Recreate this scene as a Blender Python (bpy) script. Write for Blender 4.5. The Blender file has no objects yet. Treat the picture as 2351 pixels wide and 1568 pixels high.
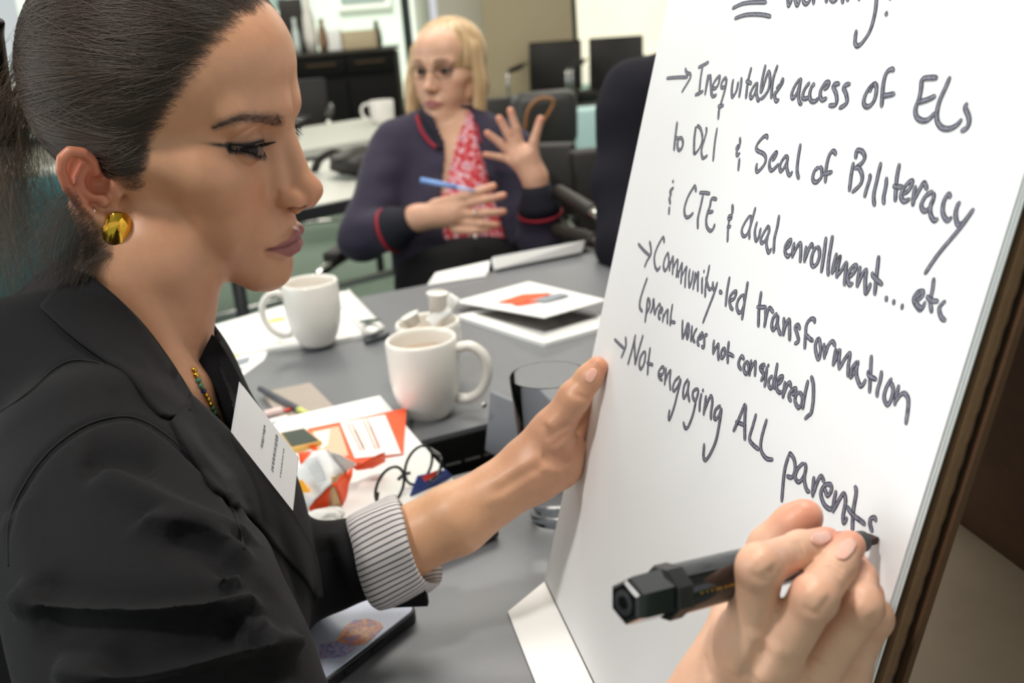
import bpy, bmesh, math, random
import numpy as np
from mathutils import Vector, Matrix, noise
from mathutils.bvhtree import BVHTree
random.seed(7); np.random.seed(7)
S = bpy.context.scene
COL = S.collection
# ---------------------------------------------------------------- camera
F_PX, CX, CY = 2351.0, 1175.5, 784.0
CAM_H = 1.215
_p, _r = math.radians(18.4), math.radians(4.5)
_F = np.array([0, math.cos(_p), -math.sin(_p)]); _R0 = np.array([1.0, 0, 0]); _U0 = np.array([0, math.sin(_p), math.cos(_p)])
CR = _R0*math.cos(_r)-_U0*math.sin(_r); CU = _U0*math.cos(_r)+_R0*math.sin(_r); CF = _F
C0 = np.array([0, 0, CAM_H])
cam = bpy.data.cameras.new('camera'); camo = bpy.data.objects.new('camera', cam); COL.objects.link(camo)
M = Matrix.Identity(4)
for i in range(3):
    M[i][0] = CR[i]; M[i][1] = CU[i]; M[i][2] = -CF[i]; M[i][3] = C0[i]
camo.matrix_world = M
cam.sensor_fit = 'HORIZONTAL'; cam.sensor_width = 36.0; cam.lens = 36.0*F_PX/2351.0
cam.clip_start = 0.02; cam.clip_end = 200
cam.dof.use_dof = True; cam.dof.focus_distance = 0.56; cam.dof.aperture_fstop = 9.0; cam.dof.aperture_blades = 9
S.camera = camo
# ---------------------------------------------------------------- view, world, lights
S.view_settings.view_transform = 'Standard'; S.view_settings.look = 'None'
S.view_settings.exposure = 0.0; S.view_settings.gamma = 1.0; S.view_settings.use_curve_mapping = False
W = bpy.data.worlds.new('world'); S.world = W; W.use_nodes = True
W.node_tree.nodes['Background'].inputs[0].default_value = (0.95, 0.97, 1.0, 1)
W.node_tree.nodes['Background'].inputs[1].default_value = 0.72
def area(name, loc, target, sx, sy, power, col=(1, 1, 1)):
    l = bpy.data.lights.new(name, 'AREA'); l.shape = 'RECTANGLE'; l.size = sx; l.size_y = sy; l.energy = power; l.color = col
    o = bpy.data.objects.new(name, l); COL.objects.link(o); o.location = loc
    o.rotation_euler = (Vector(target)-Vector(loc)).to_track_quat('-Z', 'Y').to_euler()
    return o
area('ceiling_lamp', (0.35, 1.15, 2.6), (0.3, 1.0, 0), 0.5, 0.5, 22, (1, .94, .86))
area('ceiling_lamp.001', (-0.62, 0.16, 2.45), (-0.1, 0.5, .8), 0.16, 0.16, 17, (1, .97, .94))
area('ceiling_lamp.002', (-0.2, 2.9, 2.62), (-0.2, 2.9, 0), 2.0, 1.0, 45, (1, .95, .89))
area('ceiling_lamp.003', (1.3, 5.8, 2.62), (1.3, 5.8, 0), 2.4, 1.2, 60, (1, .93, .84))
area('ceiling_lamp.004', (-2.2, 6.8, 2.62), (-2.2, 6.8, 0), 2.4, 1.2, 60, (1, .93, .84))
area('window_daylight', (-3.4, .6, 1.7), (.1, .6, 1.0), 2.6, 1.8, 46, (.93, .97, 1))
sun = bpy.data.lights.new('sun', 'SUN'); sun.energy = 4.6; sun.angle = 0.02; sun.color = (1, .96, .88)
suno = bpy.data.objects.new('sun', sun); COL.objects.link(suno)
suno.rotation_euler = Vector((0.25, 0.75, -0.9)).to_track_quat('-Z', 'Y').to_euler()
# ---------------------------------------------------------------- pixel rays into the scene (the photograph is 2351 x 1568)
def ray(x, y): return CR*((x-CX)/F_PX)+CU*((CY-y)/F_PX)+CF
def dep(x, y, d): return C0+ray(x, y)*d
def onz(x, y, z=0.74):
    r = ray(x, y); return C0+r*((z-CAM_H)/r[2])
def onplane(x, y, p, n):
    r = ray(x, y); return C0+r*(np.dot(p-C0, n)/np.dot(r, n))
def project(P):
    v = np.asarray(P, float)-C0; w = v@CF
    return CX+F_PX*(v@CR)/w, CY-F_PX*(v@CU)/w, w
TZ = 0.74
# ---------------------------------------------------------------- materials
def lin(c):
    if isinstance(c, str):
        c = c.lstrip('#'); c = [int(c[i:i+2], 16)/255 for i in (0, 2, 4)]
    return tuple(x/12.92 if x <= 0.04045 else ((x+0.055)/1.055)**2.4 for x in c[:3])+(1.0,)
class NT:
    def __init__(s, name):
        s.m = bpy.data.materials.new(name); s.m.use_nodes = True; s.t = s.m.node_tree; s.n = s.t.nodes
        s.b = s.n['Principled BSDF']; s.o = s.n['Material Output']
    def new(s, t, **kw):
        n = s.n.new(t)
        for k, v in kw.items(): setattr(n, k, v)
        return n
    def link(s, a, b): s.t.links.new(a, b)
    def set(s, **kw):
        for k, v in kw.items():
            s.b.inputs[k.replace('_', ' ')].default_value = v
def noise_node(nt, scale, detail=3, coord='Object', rough=.55, stretch=None):
    tc = nt.new('ShaderNodeTexCoord'); nz = nt.new('ShaderNodeTexNoise')
    nz.inputs['Scale'].default_value = scale; nz.inputs['Detail'].default_value = detail; nz.inputs['Roughness'].default_value = rough
    if stretch:
        mp = nt.new('ShaderNodeMapping'); mp.inputs['Scale'].default_value = stretch
        nt.link(tc.outputs[coord], mp.inputs[0]); nt.link(mp.outputs[0], nz.inputs['Vector'])
    else: nt.link(tc.outputs[coord], nz.inputs['Vector'])
    return nz
def ramp_node(nt, fac, stops):
    r = nt.new('ShaderNodeValToRGB'); e = r.color_ramp.elements
    while len(e) < len(stops): e.new(0.5)
    for el, (p, c) in zip(e, stops): el.position = p; el.color = c
    nt.link(fac, r.inputs[0]); return r
_mats = {}
def mat(name, col, rough=.5, metal=0.0, spec=.5, var=0.0, vscale=30, bump=0.0, bscale=200, sss=0.0, sheen=0.0, coat=0.0, trans=0.0, ior=1.45, alpha=1.0, emit=0.0, stretch=None):
    if name in _mats: return _mats[name]
    nt = NT(name); c = lin(col)
    nt.set(Base_Color=c, Roughness=rough, Metallic=metal, IOR=ior)
    nt.b.inputs['Specular IOR Level'].default_value = spec
    if var:
        nz = noise_node(nt, vscale, 4, stretch=stretch)
        r = ramp_node(nt, nz.outputs[0], [(.3, tuple(x*(1-var) for x in c[:3])+(1,)), (.7, tuple(min(1, x*(1+var)) for x in c[:3])+(1,))])
        nt.link(r.outputs[0], nt.b.inputs['Base Color'])
    if bump:
        nz = noise_node(nt, bscale, 3); b = nt.new('ShaderNodeBump'); b.inputs['Strength'].default_value = bump; b.inputs['Distance'].default_value = .001
        nt.link(nz.outputs[0], b.inputs['Height']); nt.link(b.outputs[0], nt.b.inputs['Normal'])
    if sss:
        nt.set(Subsurface_Weight=sss, Subsurface_Radius=(.008, .0035, .002), Subsurface_Scale=1.0)
    if sheen: nt.set(Sheen_Weight=sheen, Sheen_Roughness=.4)
    if coat: nt.set(Coat_Weight=coat, Coat_Roughness=.08)
    if trans: nt.set(Transmission_Weight=trans)
    if emit: nt.set(Emission_Color=c, Emission_Strength=emit)
    _mats[name] = nt.m; return nt.m
# ---------------------------------------------------------------- objects
def tag(o, label=None, cat=None, group=None, kind=None):
    if label: o['label'] = label
    if cat: o['category'] = cat
    if group: o['group'] = group
    if kind: o['kind'] = kind
    return o
def thing(name, label, cat, loc, group=None):
    o = bpy.data.objects.new(name, None); COL.objects.link(o); o.location = [float(v) for v in loc]; o.empty_display_size = .02
    return tag(o, label, cat, group)
def root_of(parent):
    return Matrix.Translation(parent.location) if parent.type == 'EMPTY' else Matrix.Identity(4)
def mesh_obj(name, V, Fc, m, parent=None, smooth=True):
    me = bpy.data.meshes.new(name)
    V = np.asarray(V, dtype=float).reshape(-1, 3)
    if isinstance(Fc, np.ndarray):
        nf, k = Fc.shape
        me.vertices.add(len(V)); me.vertices.foreach_set('co', V.ravel().astype(np.float32))
        me.loops.add(nf*k); me.loops.foreach_set('vertex_index', Fc.ravel().astype(np.int32))
        me.polygons.add(nf); me.polygons.foreach_set('loop_start', np.arange(0, nf*k, k, dtype=np.int32))
        me.update(calc_edges=True)
    else:
        me.from_pydata([tuple(v) for v in V], [], Fc); me.update()
    if smooth: me.polygons.foreach_set('use_smooth', [True]*len(me.polygons))
    if m is not None: me.materials.append(m)
    o = bpy.data.objects.new(name, me); COL.objects.link(o)
    if parent is not None:
        o.parent = parent; o.matrix_parent_inverse = root_of(parent).inverted()
    return o
def bm_obj(name, bm, m, parent=None, smooth=True, mats=None):
    me = bpy.data.meshes.new(name); bm.to_mesh(me); bm.free()
    if smooth: me.polygons.foreach_set('use_smooth', [True]*len(me.polygons))
    for k in (mats or [m]): me.materials.append(k)
    o = bpy.data.objects.new(name, me); COL.objects.link(o)
    if parent is not None:
        o.parent = parent; o.matrix_parent_inverse = root_of(parent).inverted()
    return o
def sharp(o, ang=35):
    me = o.data; bm = bmesh.new(); bm.from_mesh(me)
    for e in bm.edges:
        if len(e.link_faces) == 2 and e.calc_face_angle(0) > math.radians(ang): e.smooth = False
    bm.to_mesh(me); bm.free(); return o
def frame_box(p0, ex, ey, ez, bevel=0.0, seg=2, bm=None):
    """box with corner p0 and edge vectors ex, ey, ez"""
    own = bm or bmesh.new(); p0, ex, ey, ez = map(lambda v: np.asarray(v, float), (p0, ex, ey, ez))
    vs = [own.verts.new(p0+ex*i+ey*j+ez*k) for i in (0, 1) for j in (0, 1) for k in (0, 1)]
    idx = [(0, 1, 3, 2), (4, 6, 7, 5), (0, 4, 5, 1), (2, 3, 7, 6), (0, 2, 6, 4), (1, 5, 7, 3)]
    fs = [own.faces.new([vs[i] for i in f]) for f in idx]
    if np.dot(np.cross(ex, ey), ez) < 0:
        for f in fs: f.normal_flip()
    if bevel: bmesh.ops.bevel(own, geom=list({e for f in fs for e in f.edges}), offset=bevel, segments=seg, profile=.5, affect='EDGES')
    return own
def box(name, c, s, m, parent=None, bevel=0.0, rz=0.0, seg=2):
    cx, sx = math.cos(rz), math.sin(rz); ex = np.array([cx, sx, 0]); ey = np.array([-sx, cx, 0]); ez = np.array([0, 0, 1.0])
    c = np.asarray(c, float)
    b = frame_box(c-ex*s[0]/2-ey*s[1]/2-ez*s[2]/2, ex*s[0], ey*s[1], ez*s[2], bevel, seg)
    return bm_obj(name, b, m, parent, smooth=False) if not bevel else sharp(bm_obj(name, b, m, parent, smooth=True), 50)
def catmull(P, n=8, closed=False):
    P = np.asarray(P, float); N = len(P)
    if N < 3 and not closed: 
        t = np.linspace(0, 1, n+1)[:, None]; return P[0]*(1-t)+P[-1]*t
    out = []
    rng = range(N if closed else N-1)
    for i in rng:
        if closed: p0, p1, p2, p3 = P[(i-1) % N], P[i], P[(i+1) % N], P[(i+2) % N]
        else:
            p1, p2 = P[i], P[i+1]; p0 = P[i-1] if i > 0 else 2*p1-p2; p3 = P[i+2] if i+2 < N else 2*p2-p1
        t = np.linspace(0, 1, n, endpoint=False)[:, None]
        out.append(.5*((2*p1)+(-p0+p2)*t+(2*p0-5*p1+4*p2-p3)*t**2+(-p0+3*p1-3*p2+p3)*t**3))
    out = np.concatenate(out)
    return out if closed else np.vstack([out, P[-1]])
def tube_mesh(P, R, sides=8, closed=False, cap=True, flat=1.0, up=None):
    P = np.asarray(P, float); N = len(P); R = np.broadcast_to(np.asarray(R, float), (N,))
    T = np.gradient(P, axis=0) if not closed else np.roll(P, -1, 0)-np.roll(P, 1, 0)
    T /= np.linalg.norm(T, axis=1)[:, None]+1e-12
    u = np.array(up, float) if up is not None else (np.array([0, 0, 1.0]) if abs(T[0][2]) < .9 else np.array([1.0, 0, 0]))
    V = []
    for i in range(N):
        a = u-T[i]*np.dot(u, T[i]); a /= np.linalg.norm(a)+1e-12; b = np.cross(T[i], a); 
        if up is None: u = a
        for k in range(sides):
            th = 2*math.pi*k/sides
            V.append(P[i]+R[i]*(math.cos(th)*a*flat+math.sin(th)*b))
    Fc = []
    for i in range(N if closed else N-1):
        j = (i+1) % N
        for k in range(sides):
            l = (k+1) % sides
            Fc.append((i*sides+k, i*sides+l, j*sides+l, j*sides+k))
    if cap and not closed:
        Fc.append(tuple(range(sides-1, -1, -1))); Fc.append(tuple((N-1)*sides+k for k in range(sides)))
    return V, Fc
def tube(name, P, R, m, parent=None, sides=8, closed=False, flat=1.0, up=None):
    V, Fc = tube_mesh(P, R, sides, closed, True, flat, up); return mesh_obj(name, V, Fc, m, parent)
def lathe_mesh(prof, center, sides=48, cap_bottom=True, rx=1.0):
    V, Fc = [], []; n = len(prof)
    for (r, z) in prof:
        for k in range(sides):
            th = 2*math.pi*k/sides; V.append((center[0]+r*math.cos(th), center[1]+r*math.sin(th), center[2]+z))
    for i in range(n-1):
        for k in range(sides):
            l = (k+1) % sides; Fc.append((i*sides+k, i*sides+l, (i+1)*sides+l, (i+1)*sides+k))
    return V, Fc
def prism(name, pts, z0, z1, m, parent=None, bevel=0.0):
    bm = bmesh.new(); vs = [bm.verts.new((p[0], p[1], z0)) for p in pts]; f = bm.faces.new(vs)
    if f.normal.z < 0 or sum((pts[i][0]*pts[(i+1) % len(pts)][1]-pts[(i+1) % len(pts)][0]*pts[i][1]) for i in range(len(pts))) < 0: f.normal_flip()
    r = bmesh.ops.extrude_face_region(bm, geom=[f]); bmesh.ops.translate(bm, verts=[v for v in r['geom'] if isinstance(v, bmesh.types.BMVert)], vec=(0, 0, z1-z0))
    bmesh.ops.recalc_face_normals(bm, faces=bm.faces)
    if bevel: bmesh.ops.bevel(bm, geom=bm.edges[:], offset=bevel, segments=2, profile=.5, affect='EDGES')
    return bm_obj(name, bm, m, parent, smooth=False)
def grid_surface(name, G, m, parent=None, thick=0.0, sub=1):
    """G: (n, m, 3) control grid, interpolated; optional thickness by solidify"""
    G = np.asarray(G, float)
    if sub > 1:
        A = np.stack([catmull(G[:, j], sub) for j in range(G.shape[1])], 1)
        G = np.stack([catmull(A[i], sub) for i in range(A.shape[0])], 0)
    n, k = G.shape[:2]
    idx = np.arange(n*k).reshape(n, k)
    Fc = np.stack([idx[:-1, :-1], idx[1:, :-1], idx[1:, 1:], idx[:-1, 1:]], -1).reshape(-1, 4)
    o = mesh_obj(name, G.reshape(-1, 3), Fc, m, parent)
    if thick:
        md = o.modifiers.new('thickness', 'SOLIDIFY'); md.thickness = thick; md.offset = 0
    return o
# ================================================================ room
M_floor = mat('green_carpet', '#7d8f81', .95, var=.10, vscale=60, bump=.4, bscale=900)
M_wall = mat('beige_paint', '#c9b899', .85, var=.02, vscale=3)
M_wallw = mat('cream_paint', '#e8e4d4', .85)
M_ceil = mat('ceiling_white', '#e9e6df', .9)
M_frame = mat('window_frame_metal', '#3c4744', .5, .3)
tag(box('floor', (0, 4, -.05), (18, 22, .1), M_floor), kind='structure')
tag(box('ceiling', (0, 3.2, 2.76), (18, 13.6, .1), M_ceil), kind='structure')
WY = 9.9
tag(box('wall_back', (0, WY, .13), (18, .2, .26), M_wallw), kind='structure')
def ydep(x, y, Y):
    r = ray(x, y); return C0+r*(Y/r[1])
# window posts between the panes and the beige pillar
pc = ydep(1207, 60, 9.3); pl_, pr_ = ydep(1106, 0, 9.3), ydep(1311, 0, 9.3)
tag(box('column', ((pl_[0]+pr_[0])/2, 9.5, 1.35), (pr_[0]-pl_[0], .5, 2.7), M_wall, bevel=.01), kind='structure')
pw = ydep(1060, 60, 9.6); 
tag(box('wall_side', (ydep(1060, 60, 9.7)[0], 9.75, 1.35), (.42, .12, 2.7), M_wallw), kind='structure')
M_glass = mat('window_glass', '#eef4f0', .02, trans=1.0, ior=1.02, spec=.2)
def window(n, x0, x1, y=9.75):
    f = bpy.data.objects.new('window_%d' % n, None); COL.objects.link(f); f.location = (x0, y, .26); tag(f, kind='structure')
    for xx in (x0, x1): box('mullion', (xx, y, 1.48), (.075, .09, 2.44), M_frame, f)
    box('sill_bar', ((x0+x1)/2, y, .3), (x1-x0, .09, .08), M_frame, f)
    box('head_bar', ((x0+x1)/2, y, 2.66), (x1-x0, .09, .08), M_frame, f)
    box('pane', ((x0+x1)/2, y, 1.48), (x1-x0-.07, .012, 2.3), M_glass, f)
xm = ydep(935, 60, 9.75)[0]
window(1, xm-1.9, xm); window(2, xm-3.9, xm-2.0); window(3, pr_[0]+.04, pr_[0]+1.9); window(4, pr_[0]+2.0, pr_[0]+4.0)
# houses across the street, in daylight
M_fac = mat('pale_facade', '#e6dfd0', .9, var=.05, vscale=1.5); M_fac2 = mat('mint_facade', '#d9e4dc', .9); M_fwin = mat('street_window', '#8fa39f', .2); M_road = mat('street_paving', '#cfcabc', .95); M_sn = mat('white_van_paint', '#eceeea', .4)
tag(box('street', (0, 24, -.2), (60, 24, .1), M_road), kind='structure')
def facade(name, x, y, w, h, m, lab, nx, nz):
    b = thing(name, lab, 'building', (x, y, -.15))
    box('wall_block', (x, y+3, h/2-.15), (w, 6, h), m, b)
    for i in range(nx):
        for k in range(nz):
            cx = x-w/2+(i+.5)*w/nx; cz = .9+(k+.5)*(h-1.2)/nz
            fr = box('window_surround', (cx, y-.05, cz), (w/nx*.55, .14, (h-1.2)/nz*.7), M_sn, b)
            box('window_glazing', (cx, y-.12, cz), (w/nx*.45, .08, (h-1.2)/nz*.6), M_fwin, fr)
facade('street_building', -5.2, 21, 7.6, 11, M_fac2, 'pale green building seen through the window at left', 4, 4)
facade('street_building.001', 4.9, 22, 9.6, 12, M_fac, 'cream stone building seen through the window right of the pillar', 6, 4)
# ================================================================ big grey table
M_table = mat('grey_laminate', '#66686c', .46, spec=1.0, var=.03, vscale=120)
M_tedge = mat('black_table_edge', '#2b2c2f', .5)
M_black = mat('black_plastic', '#121213', .4)
eT = np.array([.9108, .4128, 0]); nT = np.array([.4128, -.9108, 0]); oT = np.array([-.2505, 1.7441, 0])
def TP(a, b, z=TZ): p = oT+eT*a+nT*b; return np.array([p[0], p[1], z])
def TC(p): d = np.asarray(p)-oT; return float(d@eT), float(d@nT)
table = thing('meeting_table', 'large grey laminate meeting table with cable hatch, under the mugs and easel pad', 'table', TP(.5, .8, 0))
A0, A1 = -.385, 2.0; B1 = 1.75
# the hatch hole (open cable box) is framed by four boards of the top
h00 = TC(onz(978, 1012)); h11 = TC(onz(1112, 985))
ha0, ha1, hb0, hb1 = h00[0]-.03, h11[0]+.012, min(h00[1], h11[1])-.004, min(h00[1], h11[1])+.105
def slab(a0, a1, b0, b1):
    return [TP(a0, b0)[:2], TP(a1, b0)[:2], TP(a1, b1)[:2], TP(a0, b1)[:2]]
bm = bmesh.new()
for q in (slab(A0, A1, 0, hb0), slab(A0, A1, hb1, B1), slab(A0, ha0, hb0, hb1), slab(ha1, A1, hb0, hb1)):
    vs = [bm.verts.new((p[0], p[1], TZ)) for p in q]; vb = [bm.verts.new((p[0], p[1], TZ-.028)) for p in q]
    bm.faces.new(vs if True else vs); bm.faces.new(vb[::-1])
    for i in range(4): bm.faces.new((vs[i], vb[i], vb[(i+1) % 4], vs[(i+1) % 4]))
bmesh.ops.recalc_face_normals(bm, faces=bm.faces)
bm_obj('tabletop', bm, M_table, table, smooth=False)
for a, b in ((-.2, .2), (1.8, .2), (-.2, 1.5), (1.8, 1.5)):
    p = TP(a, b, 0); box('leg', (p[0], p[1], .355), (.06, .06, .71), M_tedge, table, rz=math.atan2(.4128, .9108))
M_dark = mat('hatch_black', '#0a0a0b', .6)
c_ = TP((ha0+ha1)/2, (hb0+hb1)/2, TZ-.1)
bm = bmesh.new()
aa, ab, az = eT*(ha1-ha0), nT*(hb1-hb0), np.array([0, 0, 1.])
p0 = TP(ha0, hb0, TZ-.14)
frame_box(p0, aa, ab, az*.01, bm=bm); frame_box(p0, aa, nT*.004, az*.135, bm=bm); frame_box(p0, eT*.004, ab, az*.135, bm=bm)
frame_box(p0+aa-eT*.004, eT*.004, ab, az*.135, bm=bm); frame_box(p0+ab-nT*.004, aa, nT*.004, az*.135, bm=bm)
tray = bm_obj('cable_tray', bm, M_dark, table, smooth=False)
for i in range(4):
    q = TP(ha0+.02+(ha1-ha0)*i*.22, hb0+.012, TZ-.06)
    bm = frame_box(q, eT*.022, nT*.008, az*.03, .002); bm_obj('power_socket', bm, M_black, tray, smooth=False)
# open lid of the hatch, tipped up on its hinge
l0, l1 = onz(1118, 1042), None
lt = np.array([1118, 905]); 
Lp = onz(1112, 1035); Ldir = onz(1240, 1100)-Lp; Ldir[2] = 0; Ldir /= np.linalg.norm(Ldir)
bm = frame_box(Lp, Ldir*.16, np.cross([0, 0, 1.], Ldir)*.006+0, np.array([0.012, .006, .068]), .0015)
lid = bm_obj('hatch_lid', bm, mat('hatch_lid_grey', '#74777d', .5, .0), table, smooth=False)
tube('lid_screw', [Lp+Ldir*.008+np.array([.0, -.004, .06]), Lp+Ldir*.008+np.array([0, -.007, .06])], .003, mat('steel', '#b9b7b2', .25, 1.0), lid, 10)
# ================================================================ white table behind
M_wtab = mat('white_laminate', '#c9c8bf', .35, var=.02)
wt = thing('side_table', 'white laminate side table with black legs, behind the woman in glasses', 'table', (-.2, 3.4, 0))
q = [onz(1312, 331), onz(1245, 366), onz(560, 508), onz(560, 330), onz(838, 268)]
wa, wb = onz(1245, 366), onz(690, 478)
wd = wb-wa; wd[2] = 0; wd /= np.linalg.norm(wd)
wc = onz(1312, 331); wn = np.array([-wd[1], wd[0], 0]); wn = wn if wn[1] > 0 else -wn
wdep = 0.78
poly = [wa, wa+wd*2.3, wa+wd*2.3+wn*wdep, wa+wn*wdep]
prism('tabletop', [p[:2] for p in poly], TZ-.03, TZ, M_wtab, wt)
prism('edge_band', [p[:2] for p in (wa+wn*.0-wd*.0, wa+wd*2.3, wa+wd*2.3-wn*.012, wa-wn*.012)], TZ-.035, TZ-.002, M_tedge, wt)
for s, t in ((.06, .06), (2.2, .06), (.06, wdep-.06), (2.2, wdep-.06), (1.02, .06)):
    p = wa+wd*s+wn*t; tube('leg', [(p[0], p[1], .0), (p[0], p[1], TZ-.03)], .018, M_tedge, wt, 10)
for t in (.06, wdep-.06):
    p, q_ = wa+wd*.06+wn*t, wa+wd*2.2+wn*t; tube('stretcher', [(p[0], p[1], .3), (q_[0], q_[1], .3)], .014, mat('dull_chrome', '#c7cac8', .22, 1.0), wt, 8)

wt2 = thing('side_table', 'second white laminate table farther back, a mug standing on it', 'table', (-.8, 4.6, 0))
q0 = wa+wn*1.08-wd*.50; pol2 = [q0, q0+wd*1.5, q0+wd*1.5+wn*.75, q0+wn*.75]
prism('tabletop', [p[:2] for p in pol2], TZ-.03, TZ, M_wtab, wt2)
for s, t in ((.06, .06), (1.44, .06), (.06, .69), (1.44, .69)):
    p = q0+wd*s+wn*t; tube('leg', [(p[0], p[1], .0), (p[0], p[1], TZ-.03)], .018, M_tedge, wt2, 10)
# ================================================================ easel pad
hU = np.array([.1919, -.9814, 0]); hU /= np.linalg.norm(hU)      # along the writing, towards the camera
sideV = np.array([.9814, .1919, 0])                              # away behind the pad
LEAN = math.radians(15)
upV = np.array([0, 0, math.cos(LEAN)])+sideV*math.sin(LEAN)
nV = -np.cross(hU, upV); nV = nV if nV[0] < 0 else -nV            # out of the paper
P0 = np.array([.0116, .7663, .742])
PW, PH = .416, .60
def PP(u, v, w=0.0): return P0+hU*u+upV*v+nV*w
def p2pad(x, y):
    p = onplane(x, y, P0, nV)-P0; return np.array([p@hU, p@upV])
easel = thing('easel_pad', 'tabletop easel pad with handwritten notes on white paper, leaning on its brown cardboard stand', 'easel pad', PP(.2, 0)*np.array([1, 1, 0])+np.array([0, 0, .74]))
nt = NT('paper_white'); nt.set(Base_Color=lin('#f3f3f5'), Roughness=.75); nt.b.inputs['Specular IOR Level'].default_value = .25
nz = noise_node(nt, 9, 3, stretch=(1, 1, .6)); bp = nt.new('ShaderNodeBump'); bp.inputs['Strength'].default_value = .22; bp.inputs['Distance'].default_value = .012
nt.link(nz.outputs[0], bp.inputs['Height']); nt.link(bp.outputs[0], nt.b.inputs['Normal']); M_paper = nt.m
M_card = mat('brown_cardboard', '#7d5f44', .85, var=.10, vscale=60, bump=.3, bscale=400)
M_cardin = mat('dark_cardboard', '#553a24', .8, var=.12, vscale=50)
# the front sheet, gently uneven, then the sheets under it
n1, n2 = 40, 50
G = np.zeros((n1, n2, 3))
for i in range(n1):
    for j in range(n2):
        u, v = PW*i/(n1-1), .002+(PH-.002)*j/(n2-1)
        w = .0006*noise.noise(Vector((u*7, v*5, 1.3)))
        G[i, j] = PP(u, v, w*min(1, 14*u)*min(1, 14*v))
grid_surface('paper_sheet', G, M_paper, easel)
for k in range(5):
    o = k*.0011
    bm = frame_box(PP(-.0003*k, .003, -.0009-o), hU*(PW+.0012*(k % 3)-.0004*k), upV*(PH-.004), nV*.0008)
    bm_obj('paper_sheet', bm, M_paper, easel, smooth=False)
bm = frame_box(PP(.002, .0, -.0115), hU*(PW-.001), upV*PH, nV*.0045); bm_obj('front_board', bm, M_card, easel, smooth=False)
# fluted edge of the corrugated board
prof = []
V, Fc = [], []; nf = 150
for i in range(nf+1):
    v = PH*i/nf; a = .00035*math.sin(i*math.pi/1.5)
    V += [tuple(PP(PW+.0035, v, -.0092+a)), tuple(PP(PW+.0035, v, -.0102+a)), ]
for i in range(nf): Fc.append((2*i, 2*i+1, 2*i+3, 2*i+2))
o = mesh_obj('flute', V, Fc, M_cardin, easel)
bm = frame_box(PP(.001, .0, -.0185), hU*(PW+.002), upV*PH, nV*.003); bm_obj('back_board', bm, M_cardin, easel, smooth=False)
bm = frame_box(PP(.003, .0, -.0152), hU*(PW-.004), upV*PH, nV*.0033); bm_obj('board_core', bm, mat('black_core', '#1c120b', .9), easel, smooth=False)
# rear support panel: from the top down to the table behind
rb0 = P0+sideV*.38+hU*(-.02); rb0[2] = .7415
rt0 = PP(-.02, PH, -.02)
ex = hU*(PW+.04); ez = rt0-rb0; nn = np.cross(ex, ez); nn /= np.linalg.norm(nn)
bm = frame_box(rb0, ex, ez, nn*.004); bm_obj('rear_panel', bm, M_cardin, easel, smooth=False)
bm = frame_box(np.array([*(P0+sideV*.015)[:2], .7405]), hU*PW, sideV*.365, np.array([0, 0, .0015])); bm_obj('base_panel', bm, mat('tan_board', '#ad9c86', .6, var=.05, vscale=20), easel, smooth=False)
# front lip of the stand, lying on the table
fl = [onz(1250, 1335, .7425), onz(1166, 1404, .7425)]
lipw = fl[1]-fl[0]; lipw[2] = 0
bm = frame_box(np.array([*fl[0][:2], .7402]), lipw, hU*PW, np.array([0, 0, .0024])); bm_obj('front_lip', bm, mat('white_board', '#f1efec', .6), easel, smooth=False)
# ---------------------------------------------------------------- handwriting
nt = NT('marker_ink'); nt.set(Roughness=.45)
uvn = nt.new('ShaderNodeUVMap'); sep = nt.new('ShaderNodeSeparateXYZ'); nt.link(uvn.outputs[0], sep.inputs[0])
mp = nt.new('ShaderNodeMapping'); mp.inputs['Scale'].default_value = (25, 9, 1); nt.link(uvn.outputs[0], mp.inputs[0])
nz = nt.new('ShaderNodeTexNoise'); nz.inputs['Scale'].default_value = 1; nz.inputs['Detail'].default_value = 3; nt.link(mp.outputs[0], nz.inputs['Vector'])
mu = nt.new('ShaderNodeMath', operation='MULTIPLY_ADD'); mu.inputs[1].default_value = 2; mu.inputs[2].default_value = -1; nt.link(sep.outputs[1], mu.inputs[0])
ab = nt.new('ShaderNodeMath', operation='ABSOLUTE'); nt.link(mu.outputs[0], ab.inputs[0])
m2 = nt.new('ShaderNodeMath', operation='MULTIPLY_ADD'); m2.inputs[1].default_value = -.28; nt.link(ab.outputs[0], m2.inputs[0]); nt.link(nz.outputs[0], m2.inputs[2])
rp = ramp_node(nt, m2.outputs[0], [(.12, lin('#24242e')), (.32, lin('#454553')), (.50, lin('#8f8f9f'))])
nt.link(rp.outputs[0], nt.b.inputs['Base Color']); M_ink = nt.m
CROPS = {'A': (1500, 120, 7.347), 'B': (1800, 120, 5.111), 'C': (1520, 270, 6.915), 'D': (1840, 330, 5.057), 'E': (1520, 400, 7.839), 'F': (1660, 0, 5.598), 'G': (1780, 520, 5.598),
         'H': (1450, 530, 6.817), 'I': (1720, 640, 4.6125), 'J': (1450, 630, 7.126), 'K': (1620, 770, 7.841), 'L': (1400, 750, 4.9), 'M': (1670, 910, 4.481)}
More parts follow.
